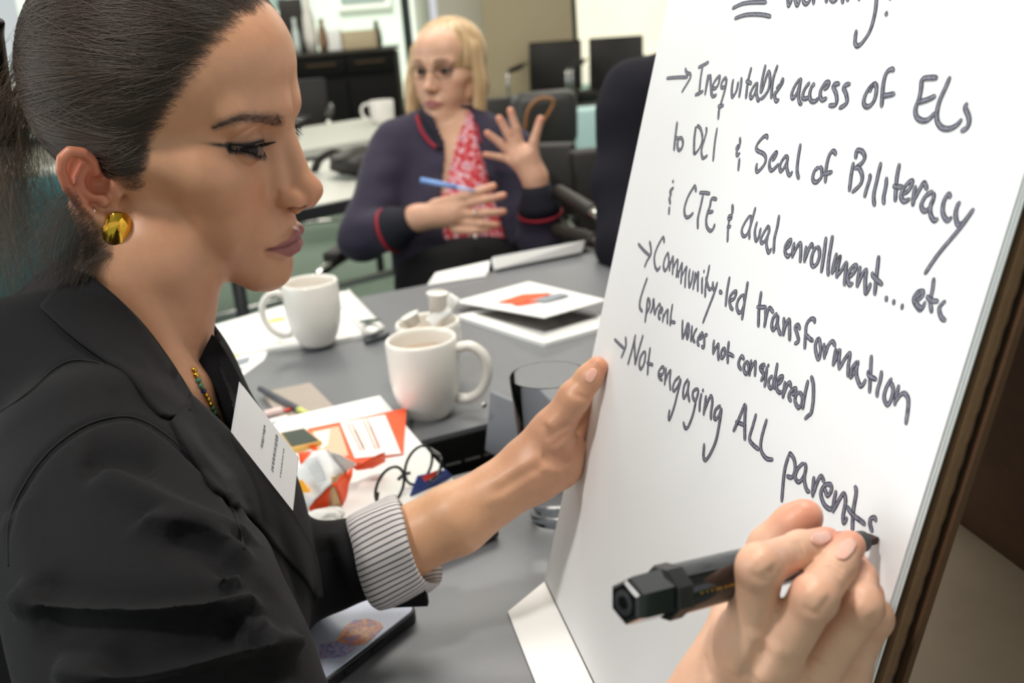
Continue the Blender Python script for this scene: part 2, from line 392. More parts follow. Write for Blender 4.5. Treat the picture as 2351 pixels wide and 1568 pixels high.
TEXT = """
A|225,440 400,425 590,420;540,270 570,345 625,370 625,440 560,550 480,680
A|760,260 850,215 940,165;835,240 800,450 775,735;705,725 780,690 850,655;930,370 905,530 875,730;890,640 930,460 965,405 975,560 985,740;1005,600 1050,610 1100,540 1125,410 1060,460 1010,560 990,680 1010,745 1075,715;1240,420 1180,470 1150,560 1170,600 1220,560 1245,430;1240,430 1220,600 1150,850 1115,960 1100,1140;1095,900 1130,920 1195,890;1355,450 1330,600 1330,720 1350,750 1410,640 1440,490;1490,420 1485,540 1450,770;1660,250 1600,500 1565,790;1565,490 1610,500 1665,530;1745,510 1680,610 1640,710 1660,775 1720,690 1755,560 1745,510;1760,540 1745,680 1775,810 1815,770;1900,205 1840,480 1815,700;1825,690 1900,450 1950,330 1975,450 1950,620 1880,740 1815,795;2105,210 2020,480 1995,790;2080,610 2150,540 2185,460 2180,520 2100,650 2055,700 2060,780 2085,825 2130,790
B|190,310 130,400 95,490 110,540 160,470 200,340 190,310;200,330 185,430 175,520 190,590 215,610;310,350 255,420 225,500 240,545 300,530;360,400 350,380 320,430 305,510 325,570 370,575 420,530;470,440 520,400 530,355 490,360 440,440 430,510 455,560 510,535;660,370 600,375 585,410 615,480 625,570 600,620 530,625;785,370 730,385 705,420 735,490 745,580 710,625 650,660
B|1025,465 1020,430 1060,375 1000,430 950,530 945,610 990,640 1050,590 1085,490 1090,400 1070,370 1050,375;1300,220 1270,200 1210,240 1175,350 1160,500 1150,650;1150,515 1220,505 1310,485
B|1810,300 1720,300 1630,320 1615,430 1590,550 1550,660 1560,750 1620,800 1700,790 1790,700;1570,590 1680,560 1790,510;1960,280 1900,420 1830,580 1800,720 1810,820 1870,890 1960,895 2040,850 2100,780;2165,590 2135,650 2170,740 2180,820 2150,890 2080,930
C|250,60 220,280 195,530;205,330 270,320;270,330 250,420 260,500 285,515 320,480 340,400 320,330 270,325
C|545,140 520,340 515,590;550,150 575,135 620,190 645,320 620,440 570,530 515,590;700,155 710,220 670,370 630,520 640,620 665,645 730,600;880,160 840,420 815,700
C|1240,310 1240,420 1190,470 1200,500 1245,455;1195,500 1190,580 1205,600 1245,560;1235,640 1225,740 1215,850
C|1685,340 1660,290 1600,320 1520,420 1500,490 1530,530 1610,570 1650,630 1640,720 1580,810 1515,860 1500,800 1515,720;1750,690 1800,630 1825,560 1790,570 1720,670 1710,780 1740,840 1800,800 1860,730;1985,590 1920,670 1875,770 1890,850 1940,800 1995,680 1985,590;1995,640 1985,780 2010,890 2040,910 2080,850;2205,410 2165,650 2150,850 2180,980
D|210,270 160,310 135,390 150,440 190,440 235,380 240,300 215,265;410,130 375,85 330,130 295,260 280,460;255,355 300,345 365,325
D|610,210 580,380 560,560;635,180 640,100 660,75 710,90 740,150 710,220 620,290;620,290 670,280 710,370 690,470 590,570;795,350 800,400 760,530 735,630;930,210 880,430 845,600 855,730;995,385 985,500 960,620 965,710;1145,225 1110,420 1095,680;1065,490 1120,500 1190,500;1190,590 1260,530 1295,440 1250,450 1180,540 1165,620 1200,670 1270,640;1335,480 1310,600 1300,730;1310,660 1380,530 1430,455 1470,540;1540,550 1450,610 1400,710 1430,780 1490,750 1540,640 1545,560;1530,640 1505,740 1510,830 1550,890 1600,870;1745,630 1710,590 1660,680 1650,800 1700,890 1760,850;1855,700 1830,700 1800,800 1815,920 1850,940 1900,900 2015,750;2015,750 1850,980 1600,1280 1435,1520
E|205,100 205,160;220,240 155,300 165,370 140,440 160,540;140,580 130,730
E|625,320 600,220 560,260 470,420 415,600 415,710 450,775 510,760 575,690;680,335 780,335 875,350;750,370 690,640 655,800 655,990;1000,450 905,445 870,580 830,690 805,830 820,950 880,1020 930,980 965,890;835,690 935,670
E|1275,540 1280,620 1275,720;1275,750 1215,760 1215,810 1275,780;1215,820 1205,900 1190,950 1250,940;1195,950 1190,1080 1185,1230
E|1590,740 1510,850 1445,990 1450,1080 1490,1120 1550,1060 1600,920 1610,800 1590,740;1690,590 1630,820 1580,1000 1580,1180;1720,850 1680,1000 1680,1120 1705,1200 1750,1120 1785,960;1925,910 1840,1050 1785,1170 1805,1240 1870,1180 1930,1040 1925,920;1915,1130 1885,1230 1900,1350 1930,1410 1980,1330;2115,730 2080,950 2030,1160 2015,1430
F|120,110 250,50 400,30 565,30;150,240 280,195 420,185 540,195 620,215
F|830,-60 850,75 905,-60;915,-60 960,70 1005,-60;1030,-70 1040,20 1075,50 1115,10 1130,-70;1165,-70 1170,60;1330,-80 1335,40;1370,-40 1420,15 1480,-20;1535,-80 1545,50;1600,-80 1610,20;1640,-70 1700,-80 1750,-60 1755,10;1985,-80 1960,150 1900,380 1810,530 1740,590 1705,560 1705,480 1720,380;2160,-60 2155,5;2100,150 2110,205
G|140,290 190,240 205,175 165,200 135,260 135,340 170,385 205,345;255,200 230,300 225,410;230,380 275,280 325,215 335,300 325,470;405,245 390,370 380,470;385,430 430,310 470,230 490,280;535,255 490,340 470,440 490,510 540,480 575,380 570,290 540,260;660,130 630,380 595,600;745,110 700,380 685,540 690,640;800,335 760,480 735,620;740,600 790,500 840,385 810,540 795,670;800,640 860,560 920,470 910,600 895,770;950,660 1020,590 1050,505 1000,520 945,610 945,710 970,750 1010,720;1105,505 1075,650 1060,790;1065,760 1110,650 1175,560 1165,700 1170,850 1200,820 1240,720;1340,370 1310,640 1285,890;1255,580 1265,630 1320,690 1390,750;1440,890 1435,970;1537,935 1530,1010;1640,990 1632,1075
G|1820,955 1880,915 1905,870 1895,835 1830,850 1785,930 1820,1020 1880,1070 1940,960;1800,920 1850,880 1890,850;1805,960 1850,1030 1900,1060;2045,655 2030,800 2000,960 2020,1120;1945,890 2010,950 2110,965;2185,1000 2175,975 2120,1040 2120,1110 2150,1180 2205,1215
H|105,200 200,310 290,390;285,160 305,260 310,350 290,400 240,480 205,575
H|520,190 500,105 450,170 385,310 360,430 375,560 415,615 460,550;565,350 525,440 505,550 525,620 560,590 590,480 580,370 560,345;605,470 600,640;605,560 655,410 648,700;655,600 710,470 730,500 705,740;735,620 740,740;740,680 795,510 790,650 780,840;790,720 865,570 850,740 845,900;920,590 905,730 915,880 950,780 975,620;1010,640 990,780 970,930;985,840 1050,650 1045,800 1045,960;1115,720 1110,850 1110,990;1140,610 1145,660;1230,530 1190,740 1165,900 1160,1050;1170,720 1195,840 1235,920 1280,870;1285,790 1280,870 1310,930 1355,800;1355,800 1300,980 1220,1190 1120,1450;1385,925 1400,990;1385,940 1430,980;1545,715 1505,940 1480,1190;1550,1100 1620,1050 1645,950 1580,985 1540,1080 1560,1190 1600,1240;1740,1000 1680,1080 1655,1190 1690,1280 1740,1240 1775,1120 1770,1030 1740,1000;1830,790 1780,1090 1735,1400
I|135,130 110,320 103,515;85,300 130,300 190,300;180,300 180,420 165,520;175,460 200,350 225,310 265,360;305,360 260,420 245,500 265,540 300,480 315,380;310,390 305,480 330,570 350,590;375,405 375,520 365,610;370,560 400,480 430,435 435,540 435,660;545,540 520,490 490,510 510,580 525,660 480,690;700,475 690,430 650,430 610,490 600,600 590,750;605,590 640,630 685,660;735,620 705,700 715,800 740,850 760,760 750,660 735,620;795,680 800,770 800,855;805,820 840,710 885,665 920,720;925,730 905,840 890,930;900,910 960,755 955,870 960,970;965,950 1010,860 1070,790 1055,920 1050,1045;1150,870 1095,950 1080,1040 1110,1000 1155,900 1150,870;1150,910 1140,1010 1170,1110 1200,1135 1245,1060;1300,805 1290,1010 1280,1215;1260,970 1280,1030 1360,1070;1410,970 1395,1080 1365,1180 1360,1260;1520,1050 1460,1150 1435,1260 1475,1335 1515,1260 1530,1160 1500,1090;1595,1120 1565,1240 1545,1350;1550,1310 1600,1240 1650,1215 1690,1270 1690,1370 1665,1550
J|265,50 200,230 145,420 140,540 185,610;270,390 250,580 225,790;260,400 290,410 305,510 250,640;310,640 355,520 365,405 375,560 390,670;400,640 405,590 460,490 480,530;470,640 510,600 500,550 460,600 450,690 480,740;530,640 515,790;525,720 560,630 600,590 595,700 595,820;680,480 650,680 640,850;640,710 660,770 730,790
J|845,740 840,900 850,1040 930,790;940,780 910,900 920,1050 945,960 950,800;1000,830 990,960 980,1110;1085,880 1040,950 1015,1050 1050,1120;1110,1070 1170,1020 1160,960 1100,1040 1090,1120 1120,1170;1255,990 1210,1000 1200,1050 1200,1130 1190,1195 1150,1170
K|165,75 150,200 150,350;155,310 195,220 240,165 235,300 245,460;335,215 295,300 290,390 320,400 355,340 355,260 335,215;430,100 410,300 408,515;405,320 450,340 525,380
K|705,440 665,375 620,440 605,530 655,625;750,460 705,540 705,640 745,690 785,620 780,520 750,460;830,430 805,600 790,740;800,660 850,540 900,480 900,600 890,745;1075,560 1050,530 990,560 1000,620 1045,690 1040,770 990,820;1060,570 990,590 1030,650 1050,720 1000,790;1110,555 1090,750 1065,940;1133,510 1135,575;1215,720 1150,790 1140,890 1185,950 1225,870 1230,760;1300,490 1260,740 1240,980;1290,890 1360,830 1390,740 1330,760 1285,860 1290,970 1340,1030 1385,1000;1440,820 1415,980 1395,1140;1410,1060 1470,900 1520,850 1545,950;1550,1070 1610,1040 1630,960 1580,970 1520,1040 1510,1120 1550,1190;1700,1010 1630,1080 1620,1200 1680,1300 1740,1220 1745,1100 1700,1010;1855,800 1790,1080 1750,1340;1905,725 1945,880 1945,1150 1910,1380 1850,1450 1785,1510
L|55,140 110,195 165,245;180,110 185,200 170,255 130,350
L|205,430 250,270 295,85;280,140 285,290 290,435;290,420 335,240 380,90;390,275 350,340 335,430 355,475 390,410 405,310 390,275;460,230 440,380 428,550;420,400 440,415 495,430
L|560,540 600,535 615,470 590,455 555,510 560,570 600,605;640,455 630,560 622,665;630,610 660,530 690,500 680,610 690,720;795,560 740,610 715,690 735,720 780,650 805,580;810,590 770,740 730,900 680,1040 668,1010 680,930;890,585 845,660 830,760 845,800 880,720 900,610;895,610 885,740 905,850;990,690 945,730 940,790 970,830 1000,740 990,690;975,840 940,990 890,1120 855,1140 832,1070;1040,745 1020,850 1015,960;1050,700 1060,735;1090,770 1075,890 1060,1000;1070,950 1110,840 1145,780 1160,850 1145,960 1145,1050;1255,885 1200,930 1180,1010 1200,1040 1240,990 1265,910;1265,910 1245,1050 1200,1280 1130,1440 1080,1500 1060,1450 1070,1310
M|65,365 120,240 190,70;195,75 185,250 185,455;85,260 140,280 195,305;300,175 265,300 230,430 260,490 330,550;410,230 365,380 345,500 360,580 410,640 475,650
M|635,600 590,770 560,1090;630,600 650,590 690,650 700,750 670,830 610,820;790,680 730,740 700,830 740,880 790,820 810,740 800,680;805,760 795,860 820,960 855,980;895,820 885,930 880,1040;890,1000 920,900 965,820 1005,890;1000,940 1035,1020 1075,960 1060,905 1000,920 965,1000 1000,1110 1060,1160 1080,1130;1125,965 1100,1080 1090,1200;1100,1170 1150,1070 1200,1000 1220,1080 1195,1230 1205,1300 1240,1240;1315,915 1330,990 1300,1180 1290,1400;1235,1130 1290,1210 1430,1320;1540,1290 1520,1250 1480,1260 1475,1320 1500,1400
"""
_lift = [0]
def write_word(crop, strokes):
    ox, oy, sc = CROPS[crop]; V, Fc, UV = [], [], []
    nib = np.array([math.cos(.9), math.sin(.9)])
    for st in strokes.split(';'):
        pts = np.array([p2pad(ox+float(a)/sc, oy+float(b)/sc) for a, b in (q.split(',') for q in st.split())])
        ln0 = np.sum(np.linalg.norm(np.diff(pts, axis=0), axis=1))
        c = catmull(pts, 7)
        T = np.gradient(c, axis=0); T /= np.linalg.norm(T, axis=1)[:, None]+1e-9; N = np.stack([-T[:, 1], T[:, 0]], 1)
        L = np.concatenate([[0], np.cumsum(np.linalg.norm(np.diff(c, axis=0), axis=1))]); n = len(c)
        _lift[0] = (_lift[0]+1) % 40
        base = len(V); h = .00028+_lift[0]*.000008
        ph = random.random()*40
        for i in range(n):
            wd = .00105+.00035*abs(N[i] @ nib)
            e = min(L[i], L[-1]-L[i]); wd *= min(1, .55+e/.0016*.45)
            for k, s in enumerate((-1, -.5, 0, .5, 1)):
                V.append(PP(*(c[i]+N[i]*wd*s), h)); UV.append((L[i]*14+ph, (s+1)/2))
        for i in range(n-1):
            for k in range(4):
                a = base+i*5+k; Fc.append((a, a+5, a+6, a+1))
    o = mesh_obj('handwriting', V, Fc, M_ink, easel)
    uv = o.data.uv_layers.new(name='UVMap')
    for lp in o.data.loops: uv.data[lp.index].uv = UV[lp.vertex_index]
    return o
for line in TEXT.strip().splitlines():
    c, s = line.split('|'); write_word(c, s)
# ================================================================ things on the big table
M_mug = mat('white_ceramic', '#eae6df', .22, spec=.5, coat=.3)
M_coffee = mat('milky_coffee', '#b7a48f', .3)
M_white = mat('white_paper_plain', '#f2f1ef', .7, spec=.25)
M_print = mat('grey_print', '#8f979e', .7)
M_orange = mat('orange_print', '#f85a2a', .6)
M_red = mat('red_print', '#c9382f', .6)
M_blue = mat('blue_print', '#33478c', .6)
def mug(lab, base, r, h, ang, rb=.62, hr=.034, hth=.0062, pale=False):
    t = thing('mug', lab, 'mug', base)
    prof = [(0, .003), (r*rb*.8, .003), (r*rb*.82, 0), (r*rb, .0005), (r*(rb+.06), .006), (r*(rb+.2), .016), (r*.93, .034), (r*.985, .05), (r, h-.004), (r-.0012, h-.0008), (r-.003, h), (r-.0048, h-.001), (r-.0055, h-.006), (r*.86, .035), (r*.6, .01), (0, .008)]
    V, Fc = lathe_mesh(prof, base, 56); mesh_obj('cup', V, Fc, M_mug, t)
    V, Fc = lathe_mesh([(0, h*.80), (r-.0055, h*.80)], base, 40); mesh_obj('coffee', V, Fc, M_coffee, t)
    d = np.array([math.cos(ang), math.sin(ang), 0]); b = np.asarray(base)
    c = [(r-.004, h*.84), (r+hr*.45, h*.865), (r+hr*.9, h*.74), (r+hr, h*.53), (r+hr*.75, h*.31), (r+hr*.3, h*.2), (r*.93-.003, h*.20)]
    P = catmull([b+d*x+np.array([0, 0, z]) for x, z in c], 7)
    side = np.array([-d[1], d[0], 0])
    V, Fc = tube_mesh(P, hth, 12, up=side, flat=1.25); mesh_obj('handle', V, Fc, M_mug, t)
    return t
mb = onz(985, 951); mug('white mug of milky coffee with its handle to the right, nearest the hatch', mb, .0435, .100, -.12)
mb2 = onz(731, 797); mug('white mug standing on papers at the left, handle to the left', mb2+np.array([0, 0, .006]), .042, .098, 3.25, rb=.6, hr=.032, hth=.005)
r3 = dep(981, 736, 1.335); h3 = min(.085, r3[2]-TZ); b3 = np.array([r3[0], r3[1], r3[2]-h3])
b3[2] = TZ; mug('white sugar mug crowded with creamer cups, behind the coffee mug', b3, .0425, r3[2]-TZ, 1.9)
def creamer(lab, c, r, h, tilt):
    V, Fc = lathe_mesh([(0, 0), (r*.75, 0), (r*.95, h*.85), (r*1.12, h*.9), (r*1.12, h*.95), (r*.9, h), (0, h)], (0, 0, 0), 24)
    R = Matrix.Rotation(tilt, 3, 'Y'); V = [np.array(R @ Vector(v))+c for v in V]
    tag(mesh_obj('creamer_cup', V, Fc, M_mug), lab, 'creamer', 'creamers in the sugar mug')
q = dep(1003, 700, 1.335); creamer('tallest creamer cup standing upright in the sugar mug', q-np.array([0, 0, .012]), .0135, .030, .1)
q = dep(950, 735, 1.32); creamer('creamer cup lying low at the left inside the sugar mug', q-np.array([0, 0, .006]), .012, .015, -.4)
def packet(lab, a, b, w, c=M_white):
    a, b = np.asarray(a), np.asarray(b); d = b-a; d /= np.linalg.norm(d); s = np.cross(d, CF); s /= np.linalg.norm(s)
    G = np.zeros((6, 4, 3))
    for i in range(6):
        for j in range(4):
            bulge = .003*math.sin(math.pi*i/5)*math.sin(math.pi*j/3)
            G[i, j] = a+(b-a)*i/5+s*w*(j/3-.5)-CF*bulge
    tag(grid_surface('sugar_packet', G, c, None, .0012, 2), lab, 'packet', 'sugar packets in the sugar mug')
packet('white sugar packet sticking up right of the tall creamer', dep(1008, 735, 1.34), dep(1046, 680, 1.35), .016)
packet('white sugar packet leaning across the middle of the sugar mug', dep(985, 745, 1.325), dep(1030, 705, 1.335), .016)
packet('white sugar packet standing at the back right of the front mug rim', dep(1012, 790, 1.30), dep(1032, 764, 1.305), .018)
def sheet(name, lab, cat, px, z=.0, th=.0008, m=M_white, parent=None, zs=None):
    pts = [onz(x, y, TZ+(zs[i] if zs else z)+th) for i, (x, y) in enumerate(px)]
    bm = bmesh.new(); n = len(pts)
    v1 = [bm.verts.new(p) for p in pts]; v0 = [bm.verts.new(p-np.array([0, 0, th])) for p in pts]
    bm.faces.new(v1); bm.faces.new(v0[::-1])
    for i in range(n): bm.faces.new((v1[i], v0[i], v0[(i+1) % n], v1[(i+1) % n]))
    bmesh.ops.recalc_face_normals(bm, faces=bm.faces)
    o = bm_obj(name, bm, m, parent, smooth=False)
    if lab: tag(o, lab, cat)
    return o
# papers by the left mug
sheet('writing_pad', 'white writing pad under the left mug, spread toward the table edge', 'pad', [(486, 748), (640, 703), (790, 668), (884, 757), (780, 778), (506, 815)], .0, .006)
G = np.zeros((8, 6, 3))
for i in range(8):
    for j in range(6):
        a, b = i/7, j/5
        x = (772*(1-a)+800*a)*(1-b)+(838*(1-a)+884*a)*b; y = (690*(1-a)+664*a)*(1-b)+(772*(1-a)+752*a)*b
        G[i, j] = onz(x, y, TZ+.007+.012*math.sin(math.pi*a))
tag(grid_surface('folded_newsletter', G, M_white, None, .0012, 2), 'white newsletter folded in a soft roll right of the left mug', 'newsletter')
s_ = onz(850, 737, TZ+.024); V, Fc = lathe_mesh([(0, .0014), (.016, .001), (.017, 0)], (0, 0, 0), 20)
tag(mesh_obj('green_badge', [np.array([v[0], v[1]*.55, v[2]])+s_ for v in V], Fc, mat('dark_green', '#2e4a3a', .5)), 'small dark green oval sticker on the folded newsletter', 'sticker')
tag(tube('pen', [onz(838, 784, TZ+.005), onz(893, 768, TZ+.005)], .0045, mat('grey_pen', '#54565c', .4)), 'grey pen lying under the corner of the folded newsletter', 'pen')
o = sheet('printed_leaflet', 'white printed leaflet poking past her lapel, below the writing pad', 'leaflet', [(500, 822), (617, 800), (606, 826), (552, 866), (500, 870)], 0, .0012)
sheet('print_block', None, None, [(525, 830), (575, 818), (570, 832), (530, 846)], .0014, .0002, M_print, o)
sheet('print_block', None, None, [(530, 852), (560, 842), (556, 850), (538, 860)], .0014, .0002, M_print, o)
sheet('print_block', None, None, [(520, 818), (545, 813), (546, 819), (523, 825)], .0014, .0002, mat('yellow_highlight', '#e6e06a', .6), o)
sheet('highlight_mark', None, None, [(618, 733), (652, 727), (654, 735), (620, 741)], .0063, .0002, mat('yellow_highlight', '#e6e06a', .6), bpy.data.objects['writing_pad'])
# papers at the far edge
def slabpx(name, lab, cat, pts, th, m=M_white, parent=None):
    pts = [np.asarray(p) for p in pts]; n = np.cross(pts[1]-pts[0], pts[-1]-pts[0]); n /= np.linalg.norm(n); n = n if n[2] > 0 else -n
    bm = bmesh.new(); v1 = [bm.verts.new(p+n*th) for p in pts]; v0 = [bm.verts.new(p) for p in pts]; k = len(pts)
    bm.faces.new(v1); bm.faces.new(v0[::-1])
    for i in range(k): bm.faces.new((v1[i], v0[i], v0[(i+1) % k], v1[(i+1) % k]))
    bmesh.ops.recalc_face_normals(bm, faces=bm.faces)
    o = bm_obj(name, bm, m, parent, smooth=False)
    if lab: tag(o, lab, cat)
    return o
fa, fb = onz(1134, 622, TZ+.001), onz(1330, 582, TZ+.001)
slabpx('thick_booklet', 'thick white booklet tipped up at the far table edge', 'booklet', [fa, fb, onz(1337, 556, TZ+.022), onz(1128, 594, TZ+.022)], .012)
fa, fb = onz(985, 650, TZ+.001), onz(1120, 628, TZ+.001)
slabpx('loose_papers', 'loose white papers left of the thick booklet at the far edge', 'papers', [fa, fb, onz(1125, 600, TZ+.012), onz(1000, 628, TZ+.010)], .002)
slabpx('loose_papers', 'lower fan of white papers left of the thick booklet', 'papers', [onz(980, 656, TZ+.001), onz(1118, 634, TZ+.001), onz(1100, 618, TZ+.012), onz(990, 640, TZ+.01)], .0015)
# brochures
o = sheet('brochure', 'lower white brochure of a pair, its dark inside photo showing', 'brochure', [(1048, 724), (1200, 690), (1392, 728), (1392, 748), (1250, 788)], 0, .006)
sheet('photo_print', None, None, [(1090, 720), (1250, 700), (1375, 728), (1250, 762)], .0062, .0003, mat('dark_photo_print', '#6b6663', .5, var=.5, vscale=25), o)
pts = [onz(1044, 694, TZ+.012), onz(1214, 648, TZ+.012), onz(1392, 690, TZ+.028), onz(1250, 731, TZ+.034)]
o = slabpx('brochure', 'upper white brochure with an orange and grey picture, open above another', 'brochure', pts, .0015)
def onsl(pts, x, y, up=.0018):
    p = np.asarray(pts[0]); n = np.cross(np.asarray(pts[1])-p, np.asarray(pts[3])-p); n /= np.linalg.norm(n); n = n if n[2] > 0 else -n
    return onplane(x, y, p+n*up, n)
for m_, px in ((M_orange, [(1140, 694), (1200, 675), (1268, 671), (1245, 682), (1190, 697)]), (M_print, [(1215, 690), (1285, 672), (1310, 676), (1250, 694)]), (M_orange, [(1175, 700), (1225, 690), (1240, 692), (1190, 702)])):
    v = [onsl(pts, x, y) for x, y in px]; mesh_obj('cover_print', v, [tuple(range(len(v)))], m_, o, smooth=False)
# taupe notebook, pen and sweets
nb = sheet('pocket_notebook', 'taupe pocket notebook lying under the grey pen', 'notebook', [(603, 900), (712, 878), (768, 934), (650, 968)], 0, .008, mat('taupe_cover', '#a89d92', .6, var=.03))
pn = thing('pen', 'slim grey pen with a yellow green tip lying on the taupe notebook', 'pen', onz(640, 920, TZ+.008))
tube('barrel', [onz(597, 892, TZ+.012), onz(686, 940, TZ+.012)], .0042, mat('grey_pen', '#54565c', .4), pn)
tube('tip', [onz(686, 940, TZ+.012), onz(709, 951, TZ+.012)], [.0042, .003], mat('yellow_green', '#d3d879', .4), pn)
for lab, px, m_ in (('red and white wrapped sweet nearest the taupe notebook corner', (628, 948), mat('pale_wrapper', '#e2c8c4', .4)), ('white wrapped sweet with a red twist beside the phone', (640, 968), M_white)):
    c = onz(*px, TZ+.011); t = thing('wrapped_sweet', lab, 'sweet', c)
    V, Fc = tube_mesh(catmull([c+eT*a for a in (-.012, -.006, .006, .012)], 4), [.002]+[.006]*11+[.002], 10); mesh_obj('sweet', V, Fc, m_, t)
    for s in (-1, 1):
        V, Fc = tube_mesh([c+eT*s*.011, c+eT*s*.021], [.0015, .006], 8, flat=.3); mesh_obj('twist', V, Fc, M_red, t)
# laptop and what lies on it
lp0 = onz(1149, 1236, TZ); ld = onz(1002, 1297, TZ)-lp0; ld[2] = 0; ld /= np.linalg.norm(ld); lf = np.array([-ld[1], ld[0], 0]); lf = lf if lf[1] > 0 else -lf
M_silver = mat('laptop_silver', '#9b9a9b', .35, .6); M_ldark = mat('laptop_base', '#4a4a4d', .5)
lap = thing('laptop', 'closed silver laptop under the white folder, its corner past her forearm', 'laptop', lp0+ld*.15+lf*.1)
bm = frame_box(lp0+np.array([0, 0, .001]), ld*.31, lf*.225, np.array([0, 0, .010]), .003); bm_obj('base', bm, M_ldark, lap, smooth=False)
bm = frame_box(lp0+np.array([0, 0, .0112]), ld*.31, lf*.225, np.array([0, 0, .005]), .002); bm_obj('lid', bm, mat('laptop_lid', '#d6d0cf', .4, .2), lap, smooth=False)
LZ = .0165
fold = sheet('folder', 'glossy white folder lying on the laptop, under the orange flyer', 'folder', [(640, 962), (872, 908), (1040, 1102), (1055, 1150), (900, 1240), (640, 1200), (560, 1060)], LZ, .003)
fz = LZ+.0032
fly = sheet('flyer', 'orange and white flyer on the folder, tucked under a white slip', 'flyer', [(706, 984), (933, 936), (926, 1042), (726, 1078)], fz, .001, M_orange)
sheet('pale_panel', None, None, [(716, 990), (778, 978), (800, 1045), (738, 1060)], fz+.001, .0003, mat('peach_print', '#f3b799', .6), fly)
sheet('pale_panel', None, None, [(720, 994), (757, 986), (752, 1020), (738, 1030)], fz+.0013, .0003, M_white, fly)
slip = sheet('printed_slip', 'white slip printed with red lines, across the orange flyer', 'slip', [(781, 970), (884, 952), (921, 1041), (815, 1052)], fz+.0016, .0006)
for k in range(7):
    t = k/7; xa = 795+9*t*7; sheet('text_line', None, None, [(xa, 972-t*14), (xa+5, 971-t*14), (xa+36-t*4, 1034-t*6), (xa+31-t*4, 1035-t*6)] if k in (0, 1, 4, 5) else [(xa, 990-t*14), (xa+3, 990-t*14), (xa+24, 1030-t*6), (xa+21, 1031-t*6)], fz+.0023, .0002, mat('pale_red_print', '#eda899', .6), slip)
ph = thing('phone', 'phone with gold sides and dark mirror screen, on the white folder', 'phone', onz(690, 1008, TZ+fz))
sheet('body', None, None, [(640, 994), (698, 982), (739, 1013), (668, 1031)], fz, .006, mat('gold_metal', '#c9a45c', .3, .8), ph)
sheet('screen', None, None, [(646, 993), (697, 983), (732, 1011), (669, 1025)], fz+.0061, .0003, mat('phone_glass_reflect', '#4c524d', .08, coat=.6), ph)  # grey-green puts a bright reflection into the dark glass colour
# crumpled snack bag
Z = lambda x, y, z: onz(x, y, TZ+fz+z)
bp_ = {'A': (683, 1041, .03), 'a2': (718, 1036, .035), 'a3': (688, 1066, .03), 'B': (748, 1031, .045), 'C': (817, 1062, .03), 'D': (886, 1036, .03), 'E': (883, 1060, .012), 'F': (819, 1081, .012), 'G': (793, 1084, .018), 'H': (760, 1093, .035), 'I': (676, 1130, .012), 'J': (712, 1162, .01),
       'K': (764, 1112, .03), 'L': (721, 1196, .001), 'M': (787, 1160, .001), 'N': (812, 1073, .015), 'O': (748, 1174, .001), 'P': (672, 1075, .02), 'Q': (840, 1058, .022), 'R': (852, 1074, .008)}
bag = thing('snack_bag', 'crumpled orange and white snack bag on the folder beside the name badge', 'snack bag', Z(745, 1130, 0))
M_bagw = mat('bag_silver_white', '#f4f4f5', .45, spec=.4, var=.06, vscale=400); M_bago = mat('bag_orange', '#f2521a', .45, spec=.4); M_bagt = mat('bag_foil_inside', '#c3a37c', .3, .5); M_yel = mat('bag_yellow', '#f0a51a', .4)
def bagpart(name, polys, m):
    V, Fc = [], []
    for po in polys:
        b = len(V); V += [Z(*bp_[k]) for k in po]; Fc.append(tuple(range(b, b+len(po))))
    bm = bmesh.new(); vs = [bm.verts.new(v) for v in V]
    for f in Fc: bm.faces.new([vs[i] for i in f])
    bmesh.ops.remove_doubles(bm, verts=bm.verts, dist=1e-5); bmesh.ops.triangulate(bm, faces=bm.faces)
    bmesh.ops.subdivide_edges(bm, edges=bm.edges, cuts=3, use_grid_fill=True)
    for v in bm.verts:
        w = noise.noise(v.co*55)*.0028; v.co += Vector((w, w*.5, noise.noise(v.co*70+Vector((3, 1, 2)))*.003))
    o = bm_obj(name, bm, m, bag); md = o.modifiers.new('foil', 'SOLIDIFY'); md.thickness = .0006
bagpart('back_panel', [('a3', 'a2', 'B', 'H'), ('a3', 'H', 'K', 'J', 'I', 'P'), ('B', 'C', 'G', 'H')], M_bagw)
bagpart('orange_panel', [('A', 'a2', 'a3'), ('C', 'Q', 'R', 'F', 'N'), ('Q', 'D', 'E', 'R'), ('K', 'J', 'L', 'O'), ('N', 'M', 'K', 'G')], M_bago)
bagpart('foil_lining', [('G', 'K', 'H'), ('K', 'O', 'M')], M_bagt)
v = [Z(*p) for p in ((681, 1104, .0245), (697, 1106, .0265), (716, 1126, .024), (714, 1134, .0235), (699, 1134, .022), (682, 1122, .0225))]
mesh_obj('yellow_print', [p+np.array([0, -.003, .003]) for p in v], [tuple(range(6))], M_yel, bag, smooth=False)
for k in range(9):
    x0, y0 = 700+4*k, 1066+5.5*k
    v = [Z(x0+dx, y0+dy, .036-.001*k) for dx, dy in ((0, 0), (30, -12), (31, -11), (1, 1.5))]
    mesh_obj('printed_line', [p+np.array([0, -.004, .004]) for p in v], [(0, 1, 2, 3)], M_print, bag, smooth=False)
def crumple(lab, px, r, z):
    bm = bmesh.new(); bmesh.ops.create_icosphere(bm, subdivisions=3, radius=r)
    c = onz(*px, TZ+z+r*.6)
    for vv in bm.verts:
        d = vv.co.normalized(); s = 1+.45*noise.noise(d*2.2+Vector(c)*40); vv.co = Vector((vv.co.x*s*1.5, vv.co.y*s, vv.co.z*s*.6)) + Vector(c)
    tag(bm_obj('tissue', bm, M_white), lab, 'tissue')
crumple('small crumpled white tissue at the foot of the snack bag', (738, 1188), .011, fz)
crumple('crumpled white tissue right beside the smaller tissue', (762, 1178), .008, fz)
